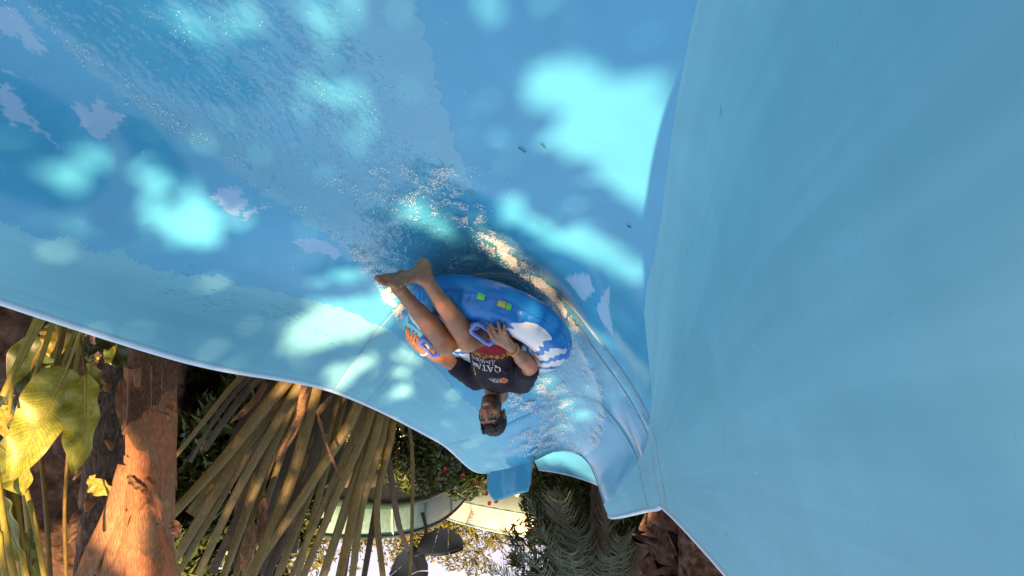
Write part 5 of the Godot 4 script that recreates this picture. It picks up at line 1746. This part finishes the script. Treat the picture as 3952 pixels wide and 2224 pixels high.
func banana_plant() -> void:
	var foot := Vector3(2.35, -2.6, -3.5)
	var o := thing("banana_plant", foot, "sunlit yellow green broad leaves and stalks at the rim's near end", "plant")
	# stalks: from behind the rim up and out
	for q in [[[430, 200], [240, 560], [30, 1000], 3.35, 46, 0], [[540, 240], [420, 620], [210, 1160], 3.4, 30, 0], [[655, 290], [610, 520], [550, 750], 3.5, 32, 1], [[765, 330], [720, 450], [640, 700], 3.55, 18, 0], [[800, 390], [740, 560], [676, 735], 3.4, 18, 0],
			[[840, 350], [800, 560], [755, 780], 3.6, 26, 0], [[800, 340], [840, 560], [876, 800], 3.45, 18, 1], [[330, 300], [180, 640], [90, 1200], 3.3, 24, 0]]:
		var a := d8(q[0][0], q[0][1], q[3])
		var b := d8(q[1][0], q[1][1], q[3])
		var c := d8(q[2][0], q[2][1], q[3])
		var w: float = q[4] * 0.2472 * 0.39752 / 647.0 * q[3]
		var mb := MB.new()
		stalk(mb, [a + (a - b) * 1.6, a, b, c], w * 1.1, w * 0.7, 9, 0.7, (-a).normalized())
		part("leaf_stalk", mb, [M.stalk_yellow, M.stalk][q[5]], o)
	for q in [[[20, 780], [95, 1225], [130, 1460], 3.7, 28], [[60, 760], [175, 1200], [225, 1470], 3.6, 24], [[-20, 900], [40, 1300], [75, 1470], 3.5, 30], [[350, 700], [322, 1100], [330, 1480], 3.55, 16], [[0, 1230], [10, 1350], [30, 1470], 3.4, 26], [[60, 800], [110, 1300], [150, 1470], 3.9, 22], [[190, 700], [235, 1200], [250, 1470], 4.3, 22], [[-30, 800], [20, 1150], [55, 1480], 3.75, 40], [[40, 760], [85, 1150], [120, 1480], 3.85, 36], [[100, 700], [140, 1150], [185, 1480], 4.0, 34], [[-40, 1000], [-5, 1250], [10, 1480], 3.6, 44]]:
		var mb := MB.new()
		var w: float = q[4] * 0.5053 * 0.39752 * 0.5 / 647.0 * q[3]
		stalk(mb, [d2(q[0][0], q[0][1], q[3]), d2(q[1][0], q[1][1], q[3]), d2(q[2][0], q[2][1], q[3])], w, w * 1.1)
		part("leaf_stalk", mb, M.stalk_yellow if q[4] > 23 else M.stalk, o)
	# blades
	for q in [[[[690, 715], [560, 980], [370, 1340], [110, 1850]], 3.42, 0.135, 0, 0.2, Vector3(-0.25, 0.45, 1)], [[[878, 790], [880, 1050], [850, 1400], [770, 1790]], 3.42, 0.110, 0, 0.45, Vector3(0.1, 0.5, 1)],
			[[[870, 810], [950, 830], [1060, 900]], 3.5, 0.10, 1, 0.3, Vector3(0.1, 0.5, 1)], [[[880, 850], [820, 950], [730, 1120]], 3.5, 0.075, 2, 0.4, Vector3(-0.4, 0.2, 1)], [[[470, 420], [330, 700], [420, 1000]], 3.75, 0.13, 2, 0.3, Vector3(-0.2, 0.2, 1)],
			[[[590, 250], [590, 380], [540, 620]], 3.7, 0.09, 1, 0.2, Vector3(-0.3, 0.4, 1)], [[[30, 960], [90, 1100], [180, 1330]], 3.55, 0.10, 2, 0.3, Vector3(0.4, 0.3, 1)], [[[0, 1120], [40, 1200], [40, 1420]], 3.4, 0.06, 1, 0.2, Vector3(0.3, 0.3, 1)],
			[[[-60, 1950], [60, 2250], [240, 2700]], 3.7, 0.10, 0, 0.3, Vector3(0.2, 0.4, 1)], [[[330, 2350], [300, 2600], [330, 2900]], 3.9, 0.06, 0, 0.3, Vector3(0.2, 0.4, 1)], [[[0, 1500], [180, 1700], [260, 2000]], 3.6, 0.15, 0, 0.25, Vector3(0.3, 0.3, 1)], [[[850, 560], [940, 520], [1010, 490]], 4.1, 0.035, 2, 0.3, Vector3(0, 0.6, 1)], [[[860, 600], [940, 620], [1020, 610]], 4.1, 0.02, 1, 0.3, Vector3(0, 0.6, 1)], [[[1080, 330], [1160, 500], [1270, 740]], 4.3, 0.09, 2, 0.4, Vector3(-0.3, 0.2, 1)],
			[[[930, 1000], [960, 1050], [1000, 1010]], 3.5, 0.04, 2, 0.3, Vector3(0, 0.4, 1)], [[[900, 1850], [1000, 1900], [1250, 1990]], 3.9, 0.06, 1, 0.4, Vector3(0, 0.6, 1)], [[[600, 300], [620, 500], [640, 760]], 4.0, 0.12, 2, 0.3, Vector3(-0.2, 0.2, 1)]]:
		var pts := []
		for e in q[0]:
			pts.append(d8(e[0], e[1], q[1]))
		var mb := MB.new()
		blade(mb, pts, q[5], q[2], q[4], 0.012, int(q[1] * 100))
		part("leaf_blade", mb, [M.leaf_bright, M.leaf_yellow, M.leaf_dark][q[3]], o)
		mb = MB.new()
		stalk(mb, pts, 0.011, 0.004, 7, 1.0)
		part("midrib", mb, M.stalk_yellow if q[3] < 2 else M.stalk, o)
	var root := MB.new()
	tube(root, [foot + Vector3(0, -0.05, 0), Vector3(2.25, -1.6, -3.45), Vector3(2.1, -0.75, -3.4)], [0.20, 0.17, 0.12], 12, 1.0, Vector3.BACK)
	part("stem", root, M.bark, o)

# The thick stem wrapped in overlapping papery leaf sheaths.
func sheath_trunk() -> void:
	var dp := 3.95
	var foot := d2(740, -300, dp)
	foot.y = -2.6
	var o := thing("palm_stem", foot, "thick reddish brown stem wrapped in papery leaf sheaths", "tree")
	var core := MB.new()
	tube(core, [foot + Vector3(0, -0.05, 0), d2(765, 300, dp), d2(755, 700, dp), d2(755, 1100, dp), d2(745, 1500, dp)], [0.125, 0.115, 0.11, 0.105, 0.095], 18, 1.0, Vector3.BACK)
	part("trunk", core, M.sheath_dark, o)
	var k := 0
	for q in [[772, 230, 620, 0.141, 0.9, 0, 0], [752, 430, 850, 0.138, -0.9, 0, 1], [757, 640, 1080, 0.133, 0.9, 0, 2], [748, 860, 1330, 0.129, -0.9, 0, 1], [742, 1120, 1580, 0.126, 0.8, 0, 2]]:
		var a := d2(q[0], q[1], dp)
		var b := d2(q[0] - 6, q[2], dp)
		var mb := MB.new()
		var g := []
		var n := 40
		var up := (b - a).normalized()
		var ln := a.distance_to(b)
		for i in 15:
			var row := []
			for j in n + 1:
				# wraps most of the way round; the upper edge runs slantwise and is torn
				var an := lerpf(-2.75, 2.75, float(j) / n)
				var f := i / 14.0
				var top: float = ln * (1.0 + q[4] * 0.42 * sin(an * 0.75 + 0.2)) + 0.018 * sin(an * 9.0 + k) + 0.010 * sin(an * 23.0)
				var low := ln * 0.02 * sin(an * 5.0)
				var h := lerpf(low, top, f)
				var r: float = q[3] * (1.0 - 0.10 * f) + 0.034 * f * f * f * (0.5 + 0.5 * sin(an * 2.0 + k)) + 0.004 * sin(an * 13.0 + f * 2.0) + 0.003 * sin(an * 29.0)
				row.append(a + up * h + Vector3(sin(an - 0.1), 0, cos(an - 0.1)) * r)
			g.append(row)
		sheet(mb, g, 0.003)
		part("leaf_sheath", mb, [M.sheath_dark, M.sheath, M.sheath_red][q[6]], o)
		k += 1
	# swollen bases of the leaf stalks, splaying near the top
	for q in [[[640, 900], [560, 1150], [470, 1330], [400, 1500], 0.066, 1], [[720, 1150], [660, 1280], [600, 1400], [560, 1520], 0.066, 1], [[700, 1000], [760, 1200], [820, 1350], [850, 1480], 0.062, 2], [[760, 1180], [720, 1320], [700, 1450], [690, 1560], 0.066, 0], [[650, 1050], [600, 1200], [560, 1330], [520, 1500], 0.05, 1]]:
		var mb := MB.new()
		var pts := []
		for e in 4:
			pts.append(d2(q[e][0], q[e][1], dp - 0.06))
		stalk(mb, pts, q[4], q[4] * 0.75, 14, 0.55, Vector3(0.1, 0.1, 1))
		part("stalk_base", mb, [M.sheath_dark, M.sheath, M.sheath_red][q[5]], o)
	# torn ends and fibres that stand off the stem
	for q in [[[612, 470], [606, 600], [610, 700], 0.03, 0], [[850, 560], [860, 640], [850, 700], 0.03, 0], [[700, 960], [760, 1050], [800, 1180], 0.035, 2], [[860, 1180], [880, 1220], [875, 1260], 0.03, 0], [[640, 950], [680, 1000], [730, 1020], 0.02, 1]]:
		var mb := MB.new()
		blade(mb, [d2(q[0][0], q[0][1], dp - 0.12), d2(q[1][0], q[1][1], dp - 0.15), d2(q[2][0], q[2][1], dp - 0.15)], Vector3(-0.2, 0.1, 1), q[3], 0.6, 0.006, k)
		part("torn_sheath", mb, [M.sheath, M.dry_leaf, M.sheath_red][q[4]], o)

func scarred_trunk() -> void:
	var dp := 4.9
	var foot := d2(470, 100, dp)
	foot.y = -2.6
	var o := thing("scarred_palm", foot, "dark palm trunk with ringed leaf scars behind the papery stem", "tree")
	var mb := MB.new()
	var pts := []
	var rr := []
	for i in 60:
		var f := i / 59.0
		pts.append(foot.lerp(d2(455, 1500, dp), f))
		rr.append(0.125 - 0.02 * f + 0.011 * absf(sin(f * 44.0)))
	tube(mb, pts, rr, 16, 1.0, Vector3.BACK)
	part("trunk", mb, M.bark, o)
	# stubs of old leaves
	var r := RandomNumberGenerator.new()
	r.seed = 4
	for i in 26:
		var f := 0.45 + 0.54 * i / 26.0
		var c := foot.lerp(d2(455, 1500, dp), f)
		var an := r.randf_range(-1.3, 1.3)
		var out := Vector3(sin(an), 0.15, cos(an))
		mb = MB.new()
		tube(mb, [c + out * 0.08, c + out * 0.13 + Vector3(0, 0.03, 0), c + out * 0.15 + Vector3(0, 0.07, 0)], [0.045, 0.036, 0.012], 7, 0.5, out)
		part("leaf_scar", mb, M.sheath_dark if i % 3 else M.sheath, o)

# ---------------------------------------------------------------- trees behind the lens whose crowns dapple the slide; the third is added to keep the palms dark
func build_shade_trees() -> void:
	var A := Vector3.UP.cross(TO_SUN).normalized()
	var B := TO_SUN.cross(A)
	var polys := []
	for h in HOLES:
		var pp := PackedVector2Array()
		for k in range(1, h.size(), 2):
			pp.append(Vector2(h[k], h[k + 1]))
		polys.append(pp)
	var r := RandomNumberGenerator.new()
	r.seed = 9
	var leaf := vmat(0.5, 0.12)
	var bark: Material = M.bark
	for side in 3:
		var foot := [Vector3(-3.0, -2.6, 8.2), Vector3(3.2, -2.6, 8.6), Vector3(-5.0, -2.6, 10.0)][side] as Vector3
		var o := thing("shade_tree", foot, ["broad leafy tree behind the viewer, on the high wall's side", "broad leafy tree behind the viewer, on the garden side", "added tall tree farthest behind the viewer, placed to shade the palms"][side], "tree", "shade trees behind the viewer")
		var crown := MB.new()
		var wood := MB.new()
		var a0: float = [-3.6, 0.25, -4.2][side]
		var a1: float = [0.25, 4.4, 0.3][side]
		for layer in 6:
			var step := 0.105 if side < 2 else 0.2
			var a := a0
			while a < a1:
				var b := -2.2 if side < 2 else 3.9
				while b < (4.1 if side < 2 else 8.6):
					var pa := a + r.randf_range(-0.07, 0.07)
					var pb := b + r.randf_range(-0.07, 0.07)
					b += step
					var open := 0.0
					for k in polys.size():
						if Geometry2D.is_point_in_polygon(Vector2(pa, pb), polys[k]):
							open = maxf(open, HOLES[k][0])
							continue
						# leave a gap as wide as the leaves themselves
						for q in 4:
							var w := Vector2(pa, pb) + Vector2.from_angle(q * PI / 2) * 0.025
							if Geometry2D.is_point_in_polygon(w, polys[k]):
								open = maxf(open, HOLES[k][0] * 0.8)
					if open > 0.0 and r.randf() < pow(open, 0.36) * 1.02:
						continue
					var bump := 0.5 * sin(pa * 2.1 + pb * 1.3) + 0.4 * sin(pb * 2.7 - pa)
					var c := (7.0 if side < 2 else 13.0) + layer * 0.55 + bump + r.randf_range(-0.3, 0.3)
					var at := A * pa + B * pb + TO_SUN * c
					var dir := (A * r.randf_range(-1, 1) + B * r.randf_range(-1, 1) + TO_SUN * r.randf_range(-0.5, 0.5)).normalized()
					var wide := dir.cross(TO_SUN + Vector3(r.randf_range(-0.5, 0.5), r.randf_range(-0.5, 0.5), r.randf_range(-0.5, 0.5))).normalized()
					var ln := r.randf_range(0.07, 0.11) * (1.0 if side < 2 else 2.0)
					var wd := r.randf_range(0.036, 0.055) * (1.0 if side < 2 else 2.0)
					crown.col = Color(0.05, 0.10, 0.02).lerp(Color(0.10, 0.15, 0.03), r.randf())
					var p0 := crown.p(at - dir * ln)
					var p1 := crown.p(at + wide * wd)
					var p2 := crown.p(at + dir * ln)
					var p3 := crown.p(at - wide * wd)
					crown.quad(p0, p1, p2, p3)
				a += step
		var mid := A * (a0 + a1) * 0.5 + B * (1.0 if side < 2 else 6.2) + TO_SUN * (8.9 if side < 2 else 14.5)
		var fork := foot.lerp(mid, 0.55) + Vector3(0, 0.4, 0)
		tube(wood, [foot, foot.lerp(fork, 0.4) + Vector3(0.1, 0.2, 0.1), fork], [0.28, 0.22, 0.17], 12, 1.0, Vector3.BACK)
		for k in 6:
			var tip := A * r.randf_range(a0 + 0.5, a1 - 0.5) + B * (r.randf_range(-1.5, 3.4) + (0.0 if side < 2 else 5.0)) + TO_SUN * (r.randf_range(8.7, 10.1) + (0.0 if side < 2 else 5.5))
			tube(wood, [fork, fork.lerp(tip, 0.5) + Vector3(0, 0.3, 0.2), tip], [0.11, 0.06, 0.02], 8, 1.0, Vector3.BACK)
		part("trunk", wood, bark, o)
		part("crown", crown, leaf, o, false)
